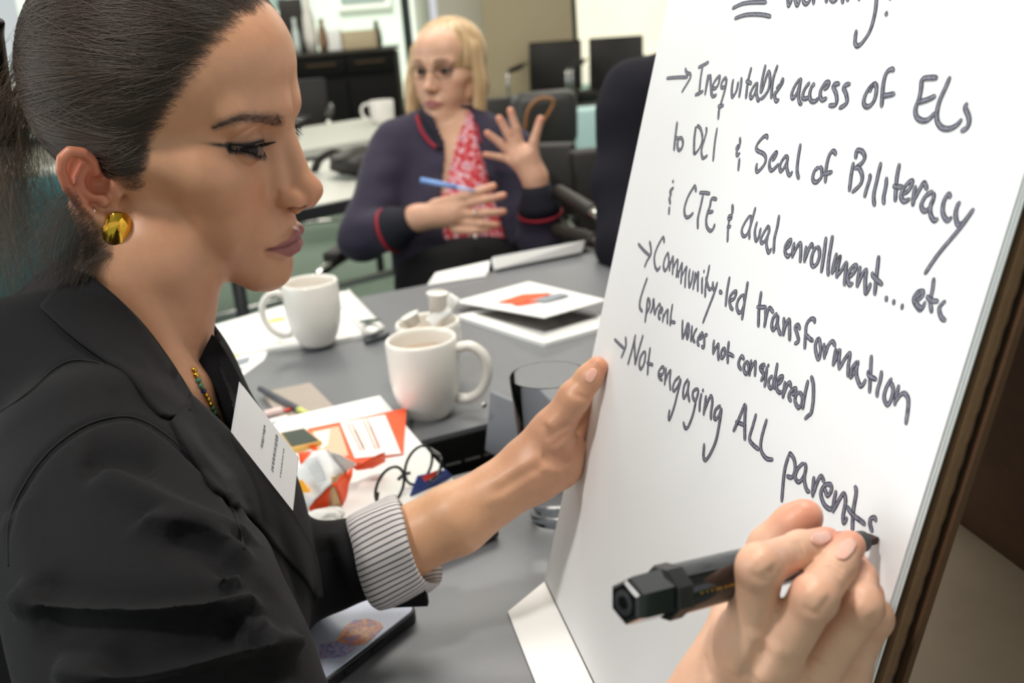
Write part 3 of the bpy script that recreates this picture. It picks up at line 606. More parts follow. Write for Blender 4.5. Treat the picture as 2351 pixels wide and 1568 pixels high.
# spectacles
gl = thing('spectacles', 'round black framed spectacles standing open on the white folder', 'glasses', Z(920, 1140, 0))
M_bframe = mat('black_acetate', '#101314', .2, coat=.4)
def lens(cx, cy, d, rx, ry, ang):
    c = dep(cx, cy, d); P = []
    for k in range(28):
        th = 2*math.pi*k/28; a, b = rx*math.cos(th), ry*math.sin(th)
        P.append(c+(CR*(a*math.cos(ang)-b*math.sin(ang))+CU*(a*math.sin(ang)+b*math.cos(ang)))+CF*a*.55)
    V, Fc = tube_mesh(P, .0015, 8, closed=True); mesh_obj('rim', V, Fc, M_bframe, gl)
    mesh_obj('lens', [c]+P, [(0, 1+k, 1+(k+1) % 28) for k in range(28)], mat('lens_glass', '#f4faf6', .03, trans=1.0, ior=1.03), gl)
    return P
zl = project(Z(870, 1160, .0))[2]
L1 = lens(895, 1118, zl-.008, .0118, .0205, -.36); L2 = lens(961, 1068, zl+.03, .0118, .0205, -.36)
tube('bridge', catmull([dep(915, 1100, zl), dep(926, 1090, zl+.010), dep(940, 1086, zl+.02)], 5), .0018, M_bframe, gl)
tube('temple', catmull([dep(988, 1030, zl+.045), dep(1012, 1050, zl+.03), dep(1008, 1085, zl+.02), dep(985, 1108, zl)], 6), .0017, M_bframe, gl)
tube('temple', catmull([dep(868, 1130, zl-.008), dep(866, 1160, zl-.012), dep(880, 1185, zl-.01)], 6), .0015, M_bframe, gl)
pk = slabpx('snack_packet', 'flat blue and red snack packet behind the spectacles', 'packet', [Z(940, 1138, .0), Z(1036, 1092, .0), Z(1022, 1078, .012), Z(958, 1092, .016)], .003, M_blue)
v = [Z(*p) for p in ((968, 1094, .021), (1008, 1078, .019), (1006, 1090, .015), (975, 1106, .016))]; mesh_obj('red_print', v, [(0, 1, 2, 3)], M_red, pk, smooth=False)
# water glass
gb = onz(1281, 1190, TZ); gr = .036
nt = NT('clear_glass'); nt.set(Base_Color=(1, 1, 1, 1), Roughness=.0, IOR=1.12, Transmission_Weight=1.0); M_clear = nt.m
glass = thing('tumbler', 'clear water tumbler half hidden behind her hand and the pad', 'glass', gb)
gh = .148
V, Fc = lathe_mesh([(0, .001), (.024, .001), (.026, .003), (gr, gh-.001), (gr-.0007, gh), (gr-.0016, gh-.001), (.0245, .016), (.022, .012), (0, .012)], gb, 48); mesh_obj('cup', V, Fc, M_clear, glass)
nt = NT('water'); nt.set(Base_Color=(1, 1, 1, 1), Roughness=.0, IOR=1.10, Transmission_Weight=1.0)
V, Fc = lathe_mesh([(0, .0125), (.0218, .0125), (.0243, .0165), (.0295, .07), (0, .07)], gb, 40); mesh_obj('water', V, Fc, nt.m, glass)
creamer_c = onz(1334, 905, TZ); V, Fc = lathe_mesh([(0, 0), (.010, 0), (.012, .018), (.012, .03), (0, .032)], creamer_c, 20)
tag(mesh_obj('creamer_pod', V, Fc, M_mug), 'small white shaker standing on the table behind her thumb', 'pod')  # small white tip behind the thumb, built as a creamer pod
# phone in a pale blue case
p0 = onz(970, 1420, TZ); dl = onz(735, 1606, TZ)-p0; dl[2] = 0; dl /= np.linalg.norm(dl); dw = np.array([-dl[1], dl[0], 0]); dw = dw if (project(p0+dw*.05)[0] < 970) else -dw
bph = thing('phone', 'phone in a pale blue case with an orange picture, lying by her elbow', 'phone', p0)
def rrect(o, a, b, la, lb, r, n=6):
    out = []
    for cx, cy, s in ((la-r, lb-r, 0), (r, lb-r, 1), (r, r, 2), (la-r, r, 3)):
        for k in range(n+1):
            th = math.pi/2*(s+k/n); out.append(o+a*(cx+r*math.cos(th))+b*(cy+r*math.sin(th)))
    return out
def rprism(name, o, a, b, la, lb, r, z0, z1, m, parent, bev=.0): return prism(name, [p[:2] for p in rrect(o, a, b, la, lb, r)], z0, z1, m, parent, bev)
rprism('bumper', p0, dl, dw, .158, .078, .012, TZ+.0005, TZ+.011, M_black, bph, .0015)
nt = NT('case_blue'); nt.set(Roughness=.3); nz = noise_node(nt, 900, 2); rp = ramp_node(nt, nz.outputs[0], [(.4, lin('#b9c2da')), (.6, lin('#ccd2e6'))]); nt.link(rp.outputs[0], nt.b.inputs['Base Color'])
rprism('back_shell', p0+dl*.002+dw*.002, dl, dw, .154, .074, .011, TZ+.0111, TZ+.0122, nt.m, bph)
for k in (.045, .075): rprism('side_button', p0+dl*k-dw*.0012, dl, dw, .016, .003, .001, TZ+.004, TZ+.008, M_black, bph)
isl = rprism('camera_island', p0+dl*.098+dw*.034, dl, dw, .044, .038, .009, TZ+.0121, TZ+.0145, M_black, bph, .001)
for a, b in ((.011, .010), (.011, .028), (.032, .019)):
    c = p0+dl*(.098+a)+dw*(.034+b); V, Fc = lathe_mesh([(0, .0035), (.004, .0035), (.0055, .003), (.006, .001), (.006, 0)], (c[0], c[1], TZ+.0145), 24); mesh_obj('camera_lens', V, Fc, mat('black_glass', '#1b201d', .06, coat=.5), isl)
nt = NT('case_picture'); nt.set(Roughness=.35); nz = noise_node(nt, 120, 4, rough=.7); rp = ramp_node(nt, nz.outputs[0], [(.38, lin('#8a6a9c')), (.47, lin('#c9673f')), (.56, lin('#e59a52')), (.66, lin('#f1d2b0'))]); nt.link(rp.outputs[0], nt.b.inputs['Base Color'])
pc_ = [(772, 1470), (790, 1440), (812, 1424), (845, 1420), (872, 1428), (880, 1440), (858, 1462), (838, 1478), (800, 1484)]
sheet('picture_print', None, None, pc_, .0124, .0002, nt.m, bph)
nt = NT('case_pattern'); nt.set(Roughness=.35); nz = noise_node(nt, 350, 2); rp = ramp_node(nt, nz.outputs[0], [(.42, lin('#7d77b3')), (.55, lin('#b7b4d6')), (.65, lin('#b98aa0'))]); nt.link(rp.outputs[0], nt.b.inputs['Base Color'])
sheet('pattern_print', None, None, [(735, 1480), (772, 1470), (800, 1484), (822, 1486), (790, 1508), (735, 1512)], .0124, .0002, nt.m, bph)
# ================================================================ far furniture
M_leath = mat('black_leather', '#24211e', .45, spec=.4); M_chrome = mat('chrome', '#d8d6d2', .12, 1.0)
def chair(lab, loc, rz, armless=False, group=None, sc=1.0):
    t = thing('conference_chair', lab, 'chair', loc, group)
    c, s = math.cos(rz), math.sin(rz)
    def T(x, y, z): return np.array([loc[0]+(c*x-s*y)*sc, loc[1]+(s*x+c*y)*sc, loc[2]+z*sc])
    ex, ey, ez = T(1, 0, 0)-T(0, 0, 0), T(0, 1, 0)-T(0, 0, 0), np.array([0, 0, sc])
    bm_obj('seat', frame_box(T(-.23, -.23, .42), ex*.46, ey*.46, ez*.05, .015), M_leath, t)
    bm_obj('backrest', frame_box(T(-.23, .22, .46), ex*.46, ey*.035, ez*.40+ey*.05, .012), M_leath, t)
    for sx in (-1, 1):
        x = .25*sx
        P = [T(x, .25, .70), T(x, .05, .665), T(x, -.20, .655), T(x, -.255, .62), T(x, -.26, .45), T(x, -.26, .06), T(x, -.23, .015), T(x, .2, .013), T(x*.9, .25, .013)]
        tube('frame_leg', catmull(P, 5), .0125*sc, M_chrome, t, 10)
        bm_obj('armrest', frame_box(T(x-.022, -.18, .662), ex*.044, ey*.30+ez*.02, ez*.022, .006), M_leath, t)
    tube('rear_bar', [T(-.225, .25, .013), T(.225, .25, .013)], .0125*sc, M_chrome, t, 10)
    return t
def floor_at(x, y, Y): p = ydep(x, y, Y); return np.array([p[0], p[1], 0])
c1 = ydep(1252, 130, 8.7); chair('black leather chair with chrome arms, in front of the beige pillar', (c1[0], 8.7, 0), -.36, group=None)
c2 = ydep(1388, 110, 8.6); chair('black leather chair with chrome arms, by the window right of the pillar', (c2[0]+.03, 8.6, 0), -.34)
c3 = ydep(1075, 240, 3.78); chair('black chair behind the blonde woman, beside the handbag', (c3[0], 3.78, 0), .05)
c4 = ydep(655, 260, 6.0); chair('dark grey chair standing before the black cabinet', (c4[0], 6.0, 0), .1)
# cabinet
yc = 8.3; a_, b_ = ydep(640, 130, yc), ydep(902, 108, yc); ctop = b_[2]
cab = thing('cabinet', 'black two door cabinet under the window, crowded with small things', 'cabinet', ((a_[0]+b_[0])/2, yc+.25, 0))
x0, x1 = a_[0]-.25, b_[0]
M_cab = mat('black_cabinet', '#0c0b0a', .6, spec=.2); M_cabd = mat('cabinet_door', '#0a0908', .6, spec=.2)
box('body', ((x0+x1)/2, yc+.27, ctop/2-.02), (x1-x0, .5, ctop-.04), M_cab, cab, .004)
box('top', ((x0+x1)/2, yc+.26, ctop-.012), (x1-x0+.02, .54, .024), mat('cabinet_top', '#3a342b', .4), cab, .003)
nd = 3; wdt = (x1-x0)/nd
for i in range(nd):
    d = box('door', (x0+wdt*(i+.5), yc+.008, ctop*.40), (wdt-.012, .02, ctop*.72), M_cabd, cab, .003)
    dr = box('drawer', (x0+wdt*(i+.5), yc+.008, ctop*.88), (wdt-.012, .02, ctop*.14), M_cab, cab, .003)
    box('pull', (x0+wdt*(i+.5), yc-.008, ctop*.9), (wdt*.6, .015, .02), mat('bronze', '#4a3a26', .4, .5), dr)
def cabitem(name, lab, cat, px, w, h, m, kind='box', d=.15, dy=0):
    p = ydep(px, 100, yc+.2); b = np.array([p[0], yc+.2+dy, ctop+.001])
    if kind == 'box': o = box(name, b+np.array([0, 0, h/2]), (w, d, h), m, None, .008)
    else:
        V, Fc = lathe_mesh([(0, 0), (w*.4, 0), (w*.5, h*.25), (w*.42, h*.6), (w*.22, h*.8), (w*.25, h), (0, h)], b, 24); o = mesh_obj(name, V, Fc, m)
    tag(o, lab, cat)
cabitem('monitor', 'dark monitor at the left end of the black cabinet', 'monitor', 668, .19, .42, mat('dark_screen', '#2a2620', .4), d=.05, dy=.18)
cabitem('streak', 'vessel shape added for a tall white window-light vase on the black cabinet beside the monitor', 'streak', 714, .11, .44, M_mug, 'lathe', dy=.02)  # vessel shape added in place of a bright strip of window light
cabitem('bottle', 'pale bottle between the monitor and the white vase', 'bottle', 686, .06, .27, mat('pale_bottle', '#cfdad6', .3), 'lathe', dy=-.08)
cabitem('carving', 'brown wooden carving on the cabinet right of the white vase', 'ornament', 743, .08, .25, mat('brown_wood', '#8a6f55', .6, var=.2), 'lathe', dy=.0)
cabitem('carton', 'small white carton on the cabinet beside the wooden carving', 'carton', 773, .10, .16, M_white, d=.1, dy=-.05)
cabitem('tray_box', 'tan open box on the right of the cabinet top', 'box', 828, .27, .14, mat('tan_box', '#c2b294', .8))
cabitem('kettle', 'dark kettle standing behind the tan box on the cabinet', 'kettle', 862, .08, .2, mat('dark_metal', '#59524a', .4), 'lathe', dy=.2)
# on the white table
mp_ = onz(880, 283, TZ); mug('white mug on the white side table behind the blonde woman', mp_, .055, .10, 2.9, rb=.8, hr=.04)
G = np.array([onz(722, 392, TZ+.01), onz(735, 365, TZ+.05), onz(770, 350, TZ+.06), onz(805, 362, TZ+.05), onz(818, 398, TZ+.02)])
sb = thing('shoulder_bag', 'black shoulder bag lying on the white side table, strap arched', 'bag', onz(790, 400, TZ))
tube('strap', catmull(G, 6), .017, M_leath, sb, 8, flat=.5)
bm = bmesh.new(); bmesh.ops.create_icosphere(bm, subdivisions=3, radius=1)
cb = onz(836, 398, TZ+.006)
for v in bm.verts:
    s = 1+.2*noise.noise(v.co*2); v.co = Vector(cb)+Vector((v.co.x*.10*s, v.co.y*.10*s, max(v.co.z, -.8)*.045*s+.040))
bm_obj('pouch', bm, M_leath, sb)
# handbag on the chair behind her
hb = ydep(1252, 270, 3.72); hbz = .62
bag2 = thing('handbag', 'black handbag with tan leather handles on the chair behind the woman', 'bag', (hb[0], 3.72, hbz-.12))
bm = frame_box(np.array([hb[0]-.115, 3.65, .70]), np.array([.23, .03, 0]), np.array([-.02, .13, 0]), np.array([.01, 0, .20]), .04, 4); bm_obj('body', bm, mat('bag_grey_leather', '#2e2d2b', .45), bag2)
M_tan = mat('tan_leather', '#8a5a30', .5)
for off in (0, .08):
    P = [ydep(x, y, 3.6+off) for x, y in ((1205, 300), (1212, 255), (1235, 228), (1262, 226), (1270, 240), (1240, 290), (1222, 318))]
    tube('handle', catmull(P, 5), .012, M_tan, bag2, 8, flat=.5)
_b = ydep(1362, 255, 4.6); tag(box('storage_box', (_b[0], 4.6, .37), (.17, .17, .74), mat('pale_teal_plastic', '#b9dad8', .4), None, .01), 'pale teal storage box standing on the floor beyond the handbag', 'box')
# ================================================================ implicit surfaces for the people
from concurrent.futures import ThreadPoolExecutor
def smin(a, b, k):
    h = np.maximum(k-np.abs(a-b), 0)/k
    return np.minimum(a, b)-h*h*k*.25
def smax(a, b, k): return -smin(-a, -b, k)
def s_ell(P, c, r, R=None):
    q = P-np.asarray(c, np.float32)
    if R is not None: q = q @ np.asarray(R, np.float32)
    r = np.asarray(r, np.float32); k0 = np.sqrt(((q/r)**2).sum(1))+1e-9; k1 = np.sqrt(((q/(r*r))**2).sum(1))+1e-9
    return k0*(k0-1)/k1
def s_cap(P, a, b, ra, rb):
    a = np.asarray(a, np.float32); b = np.asarray(b, np.float32); ab = b-a; pa = P-a
    t = np.clip((pa@ab)/max(float(ab@ab), 1e-12), 0, 1)
    d = pa-t[:, None]*ab
    return np.sqrt((d*d).sum(1))-(ra+(rb-ra)*t)
def s_chain(P, pts, rs, k=None):
    d = None
    for i in range(len(pts)-1):
        e = s_cap(P, pts[i], pts[i+1], rs[i], rs[i+1]); d = e if d is None else (np.minimum(d, e) if not k else smin(d, e, k))
    return d
def sdf_mesh(f, lo, hi, h, B=10):
    lo = np.asarray(lo, float); hi = np.asarray(hi, float)
    nb = np.ceil((hi-lo)/(h*B)).astype(int); n = nb*B+1
    ic = np.stack(np.meshgrid(*[np.arange(k) for k in nb], indexing='ij'), -1).reshape(-1, 3)
    cen = lo+(ic+.5)*B*h
    fc = f(cen.astype(np.float32))
    keep = np.abs(fc) < B*h*.87*1.35+h*2
    Fg = np.empty(n, np.float32)
    Fg[:-1, :-1, :-1] = np.repeat(np.repeat(np.repeat(np.sign(fc.reshape(nb)), B, 0), B, 1), B, 2).astype(np.float32)
    Fg[-1] = Fg[-2]; Fg[:, -1] = Fg[:, -2]; Fg[:, :, -1] = Fg[:, :, -2]
    o = np.stack(np.meshgrid(*[np.arange(B+1)]*3, indexing='ij'), -1).reshape(-1, 3)
    kb = ic[keep]
    def work(bl):
        idx = (bl[:, None, :]*B+o[None]).reshape(-1, 3)
        return idx, f((lo+idx*h).astype(np.float32))
    chunks = [kb[i:i+24] for i in range(0, len(kb), 24)]
    with ThreadPoolExecutor(4) as ex:
        for idx, v in ex.map(work, chunks): Fg[idx[:, 0], idx[:, 1], idx[:, 2]] = v
    return surface_nets(Fg, lo, h)
def surface_nets(Fg, lo, h):
    I = Fg < 0
    c = np.zeros(np.array(I.shape)-1, np.int8)
    sl = lambda a, d: a[d[0]:a.shape[0]-1+d[0], d[1]:a.shape[1]-1+d[1], d[2]:a.shape[2]-1+d[2]]
    corners = [(i, j, k) for i in (0, 1) for j in (0, 1) for k in (0, 1)]
    for d in corners: c += sl(I, d)
    act = (c > 0) & (c < 8); cells = np.argwhere(act)
    idm = np.full(c.shape, -1, np.int32); idm[act] = np.arange(len(cells))
    vals = {d: Fg[cells[:, 0]+d[0], cells[:, 1]+d[1], cells[:, 2]+d[2]] for d in corners}
    acc = np.zeros((len(cells), 3)); cnt = np.zeros(len(cells))
    for a in corners:
        for ax in range(3):
            if a[ax] == 0:
                b = list(a); b[ax] = 1; b = tuple(b); va, vb = vals[a], vals[b]; m = (va < 0) != (vb < 0)
                t = np.where(m, va/np.where(m, va-vb, 1), 0); p = np.tile(np.array(a, float), (len(cells), 1)); p[:, ax] += t
                acc[m] += p[m]; cnt[m] += 1
    V = lo+(cells+acc/cnt[:, None])*h
    Q = []
    for ax in range(3):
        A = I; sh = [slice(None)]*3; sh2 = [slice(None)]*3; sh[ax] = slice(0, -1); sh2[ax] = slice(1, None)
        e = np.argwhere(A[tuple(sh)] != A[tuple(sh2)])
        o1, o2 = (ax+1) % 3, (ax+2) % 3
        ok = (e[:, o1] > 0) & (e[:, o2] > 0) & (e[:, o1] < Fg.shape[o1]-1) & (e[:, o2] < Fg.shape[o2]-1); e = e[ok]
        def cid(d1, d2):
            q = e.copy(); q[:, o1] -= d1; q[:, o2] -= d2; return idm[q[:, 0], q[:, 1], q[:, 2]]
        f = np.stack([cid(1, 1), cid(0, 1), cid(0, 0), cid(1, 0)], 1)
        ins = A[e[:, 0], e[:, 1], e[:, 2]]
        f[~ins] = f[~ins][:, ::-1]; Q.append(f)
    Q = np.concatenate(Q); Q = Q[(Q >= 0).all(1)]
    return V, Q
def smooth_mesh(V, Q, it=1, lam=.5):
    E = np.concatenate([Q[:, [0, 1]], Q[:, [1, 2]], Q[:, [2, 3]], Q[:, [3, 0]]]); E = np.concatenate([E, E[:, ::-1]])
    cnt = np.bincount(E[:, 0], minlength=len(V))+1e-9
    for _ in range(it):
        A = np.stack([np.bincount(E[:, 0], V[E[:, 1], k], len(V)) for k in range(3)], 1)/cnt[:, None]
        V = V+(A-V)*lam
    return V
def vnormals(V, Q):
    n = np.cross(V[Q[:, 2]]-V[Q[:, 0]], V[Q[:, 3]]-V[Q[:, 1]]); N = np.zeros_like(V)
    for k in range(4):
        for a in range(3): N[:, a] += np.bincount(Q[:, k], n[:, a], len(V))
    return N/(np.linalg.norm(N, axis=1)[:, None]+1e-12)
def set_col(o, C):
    a = o.data.color_attributes.new('Col', 'FLOAT_COLOR', 'POINT'); c = np.ones((len(C), 4), np.float32); c[:, :3] = C; a.data.foreach_set('color', c.ravel())
def sstep(a, b, x): t = np.clip((x-a)/(b-a), 0, 1); return t*t*(3-2*t)
def skin_mat(name, var=.06, rough=.42, sss=.12, pores=.12):
    nt = NT(name); at = nt.new('ShaderNodeAttribute'); at.attribute_name = 'Col'
    nz = noise_node(nt, 70, 5, rough=.65); hs = nt.new('ShaderNodeHueSaturation')
    mr = nt.new('ShaderNodeMapRange'); mr.inputs[1].default_value = .3; mr.inputs[2].default_value = .7; mr.inputs[3].default_value = 1-var; mr.inputs[4].default_value = 1+var
    nt.link(nz.outputs[0], mr.inputs[0]); nt.link(mr.outputs[0], hs.inputs['Value']); nt.link(at.outputs[0], hs.inputs['Color'])
    nt.link(hs.outputs[0], nt.b.inputs['Base Color'])
    nt.set(Roughness=rough, Subsurface_Weight=sss, Subsurface_Radius=(.006, .0028, .0016), Subsurface_Scale=1.0)
    nt.b.inputs['Specular IOR Level'].default_value = .42
    n2 = noise_node(nt, 1100, 3); b = nt.new('ShaderNodeBump'); b.inputs['Strength'].default_value = pores; b.inputs['Distance'].default_value = .0006
    nt.link(n2.outputs[0], b.inputs['Height']); nt.link(b.outputs[0], nt.b.inputs['Normal'])
    return nt.m
M_skin = skin_mat('skin_warm'); M_skin2 = skin_mat('skin_light')
def strands(name, curves, m, r0, r1, parent, tone=None):
    """hair: polylines as one Curves object"""
    hc = bpy.data.hair_curves.new(name); n = [len(c) for c in curves]
    hc.add_curves(n)
    P = np.concatenate(curves).astype(np.float32); hc.position_data.foreach_set('vector', P.ravel())
    rad = np.concatenate([np.linspace(r0, r1, k) for k in n]).astype(np.float32)
    if hc.attributes.get('radius') is None: hc.attributes.new('radius', 'FLOAT', 'POINT')
    hc.attributes['radius'].data.foreach_set('value', rad)
    t = hc.attributes.new('tone', 'FLOAT', 'CURVE'); t.data.foreach_set('value', np.asarray(tone if tone is not None else np.random.rand(len(n)), np.float32))
    hc.materials.append(m)
    o = bpy.data.objects.new(name, hc); COL.objects.link(o)
    o.parent = parent; o.matrix_parent_inverse = root_of(parent).inverted(); o['kind'] = 'stuff'
    return o
def hair_mat(name, col, rough=.32, var=.5):
    nt = NT(name); oi = nt.new('ShaderNodeAttribute'); oi.attribute_name = 'tone'; c = lin(col)
    r = ramp_node(nt, oi.outputs['Fac'], [(0, tuple(x*(1-var) for x in c[:3])+(1,)), (1, tuple(min(1, x*(1+var)) for x in c[:3])+(1,))])
    nt.link(r.outputs[0], nt.b.inputs['Base Color']); nt.set(Roughness=rough); nt.b.inputs['Specular IOR Level'].default_value = .6
    return nt.m
def poly_sd(q, poly):
    d = np.full(len(q), 1e9); ins = np.zeros(len(q), bool); n = len(poly)
    for i in range(n):
        a, b = poly[i], poly[(i+1) % n]; e = b-a; w = q-a
        t = np.clip((w@e)/(e@e+1e-9), 0, 1); d = np.minimum(d, np.hypot(*(w-t[:, None]*e).T))
        c = ((a[1] > q[:, 1]) != (b[1] > q[:, 1])) & (q[:, 0] < (b[0]-a[0])*(q[:, 1]-a[1])/(b[1]-a[1]+1e-12)+a[0]); ins ^= c
    return np.where(ins, d, -d)
def cut_px(V, Q, poly, inside=True, facing=None, maxd=None):
    x, y, d = project(V); pq = np.stack([x, y], 1); c = pq[Q].mean(1); sd = poly_sd(c, np.array(poly, float)) > 0
    if facing is not None:
        n = np.cross(V[Q[:, 2]]-V[Q[:, 0]], V[Q[:, 3]]-V[Q[:, 1]]); sd &= ((V[Q].mean(1)-C0)*n).sum(1) < 0
    if maxd: sd &= d[Q].mean(1) < maxd
    Q = Q[~sd] if inside else Q[sd]
    u = np.unique(Q); ix = -np.ones(len(V), int); ix[u] = np.arange(len(u)); return V[u], ix[Q]
# ---------------------------------------------------------------- a head in its own millimetres: x to its right, y forward, z up
def eye_up(x, o): return -3.0+(5.2*(1-x*x))*o+2.0*x
def eye_lo(x): return -3.4-5.4*(1-x*x)+2.0*x
def head_sdf(P, eye_open=1.0, eyes=True):
    ax = np.abs(P[:, 0]); Q = np.stack([ax, P[:, 1], P[:, 2]], 1).astype(np.float32)
    f = s_ell(Q, (0, -6, 30), (73, 91, 83))
    f = smin(f, s_ell(Q, (0, 42, 42), (58, 55, 47)), 22)
    f = smin(f, s_ell(Q, (0, 40, -35), (50, 48, 56)), 22)
    f = smin(f, s_cap(Q, (44, 12, -58), (12, 68, -94), 16, 16), 20)          # jaw
    f = smin(f, s_cap(Q, (48, 5, -20), (45, 12, -60), 18, 14), 16)
    f = smin(f, s_ell(Q, (0, 76, -98), (17, 15.5, 15)), 12)                    # chin
    f = smin(f, s_ell(Q, (42, 52, -24), (21, 24, 17)), 18)                     # cheekbone
    f = smin(f, s_cap(Q, (50, 48, -14), (63, 4, -10), 12, 8), 16)
    f = smin(f, s_ell(Q, (34, 54, -50), (21, 26, 30)), 18)                     # cheek
    f = smin(f, s_ell(Q, (0, 66.5, -69), (29, 29, 24)), 14)                      # mouth region
    f = smin(f, s_cap(Q, (10, 90, 16), (43, 74, 18), 9.5, 9), 14)              # brow ridge
    f = smax(f, -s_ell(Q, (31, 92, -2), (17.5, 16, 12.5)), 12)                     # socket
    f = smin(f, s_cap(Q, (0, 87, 8), (0, 103, -32), 8.0, 8.2), 9)              # nose bridge
    f = smin(f, s_cap(Q, (8, 84, -10), (10, 90, -36), 6, 8), 9)
    f = smin(f, s_ell(Q, (0, 107.5, -38.5), (10.5, 11.5, 9.5)), 7)             # tip
    f = smin(f, s_ell(Q, (11.5, 98, -43), (7, 11, 7.6)), 4)                    # wings
    f = smin(f, s_cap(Q, (0, 109, -46), (0, 98, -52), 4.2, 4.5), 5)
    f = smax(f, -s_ell(Q, (8.4, 101, -50.4), (4.3, 7.6, 3.9)), 1.6)            # nostrils
    f = smax(f, -s_ell(Q, (12.5, 101, -51.2), (7.5, 6.2, 5.6)), 1.8)
    f = smax(f, -s_cap(Q, (17.8, 91, -37), (20.5, 87, -48), .5, .6), 4)       # wing crease
    f = smax(f, -s_ell(Q, (0, 106.5, -61), (4, 4.2, 7)), 6)                      # philtrum
    # lips
    f = smin(f, s_chain(Q, [(0, 97.0, -70.1), (5, 97.2, -69.5), (13, 94.0, -71.3), (24, 84.0, -74.5)], [4.0, 4.3, 3.8, 2.2]), 4)
    f = smin(f, s_chain(Q, [(0, 95.4, -81.1), (10, 93.6, -80.9), (23, 84.5, -76.3)], [5.0, 4.7, 2.4]), 4)
    f = smax(f, -s_chain(Q, [(0, 102.6, -75.3), (8, 101.0, -74.7), (16, 95.5, -75.1), (25.5, 86.0, -75.5)], [.9, .9, .9, 1.0]), 1.6)
    f = smax(f, -s_ell(Q, (0, 101, -92.5), (15, 8, 4.5)), 8)
    f = smax(f, -s_ell(Q, (28.5, 86, -76.5), (3, 4, 3.5)), 5)                    # mouth corner
    if eyes:
        e = (31.0, 74.0, -2.5)
        f = smin(f, s_ell(Q, e, (13.9, 13.8, 13.8)), 2.2)
        x = (Q[:, 0]-31)/14.5
        zu = eye_up(x, eye_open); zl = eye_lo(x)
        cut = np.maximum(np.maximum(Q[:, 2]-zu, zl-Q[:, 2]), 68-Q[:, 1]); cut = np.maximum(cut, np.abs(Q[:, 0]-31)-14.5)
        f = smax(f, -cut, 1.2)
    return f
def face_colors(L, skin, lip, blush=1.0, liner=1.0, eye_open=1.0):
    """base colours of skin, lips, make-up and painted-in hollows from head coordinates"""
    n = len(L); C = np.tile(np.array(lin(skin)[:3]), (n, 1)); x, y, z = np.abs(L[:, 0]), L[:, 1], L[:, 2]
    def mix(c, w): 
        nonlocal C
        C = C*(1-w[:, None])+np.array(lin(c)[:3])*w[:, None]
    w = np.exp(-(((x-44)/20)**2+((z+34)/16)**2))*sstep(20, 50, y)*.35*blush; mix('#b9704f', w)
    w = np.exp(-((x/15)**2+((z+44)/14)**2))*sstep(85, 98, y)*.30*blush; mix('#c06a4e', w)
    w = np.exp(-(((x-9)/6)**2+((z+48.6)/3.6)**2))*sstep(110, 107, y)*sstep(93, 95, y)*sstep(-46, -48.5, z)*.85; mix('#4a1f18', w)  # nostril hollow: shade painted dark red into the skin colour
    # lips
    zt = np.where(x < 6, -65.7-.0*x, -65.5-((x-6)/19)*8.6); zb = -86.7+np.clip(x/24, 0, 1)**1.6*10.5
    w = sstep(-1.2, .6, zt-z)*sstep(-1.2, .6, z-zb)*sstep(27, 24.5, x)*sstep(74, 80, y); mix(lip, w*.92)
    w = np.exp(-((z+75.1)/1.1)**2)*sstep(27, 24.5, x)*sstep(80, 86, y); mix('#5a2a28', w*.75)  # dark line painted along the groove between the lips, for its shade
    # lids and liner
    ex = (x-31)/14.5; zu = eye_up(ex, eye_open); zl = eye_lo(ex)
    inx = sstep(1.12, 1.0, np.abs(ex))*sstep(55, 62, y)
    w = sstep(10, 3, z-zu)*sstep(-1, .5, z-zu)*inx*.45; mix('#8a5a4a', w*liner)
    w = sstep(3.9, 1.6, z-zu)*sstep(-5.5, -3, z-zu)*inx*sstep(-1.05, -.7, ex); mix('#15100e', w*liner)
    w = sstep(6.0, .6, zl-z)*sstep(-2, .2, zl-z)*inx*sstep(-1.0, -.1, ex); mix('#2e1f1b', w*.85*liner)
    w = np.exp(-(((x-48.5)/5.5)**2+((z+.2-.30*(x-46))/1.3)**2))*sstep(42, 50, y); mix('#15100e', np.clip(w*1.3, 0, 1)*liner)
    w = np.exp(-(((x-31)/15)**2+((z+13)/5)**2))*.18; mix('#8a5848', w*sstep(50, 65, y))
    return C
# ================================================================ the writing woman: head
HT = np.array([-.2310, .7221, 1.1496]); Hs = np.array([1.03, .935, 1.04])
hf = np.array([.9780, -.160, -.1395]); hf /= np.linalg.norm(hf)
hu = np.array([.1334, -.1183, .9840]); hu -= hf*(hu@hf); hu /= np.linalg.norm(hu); hr = np.cross(hf, hu)
HM = np.stack([hr, hf, hu], 1)
def h2w(L): return HT+((np.asarray(L, float)*Hs/1000) @ HM.T)
_nt = dep(741, 444, .722)-h2w((0, 119, -40)); HT = HT+_nt
def w2h(P): return ((np.asarray(P)-HT) @ HM)*1000/Hs
pers = thing('person', 'woman in a black blazer writing on the easel pad, dark hair pulled back, gold earring', 'person', (-.35, .62, .45))
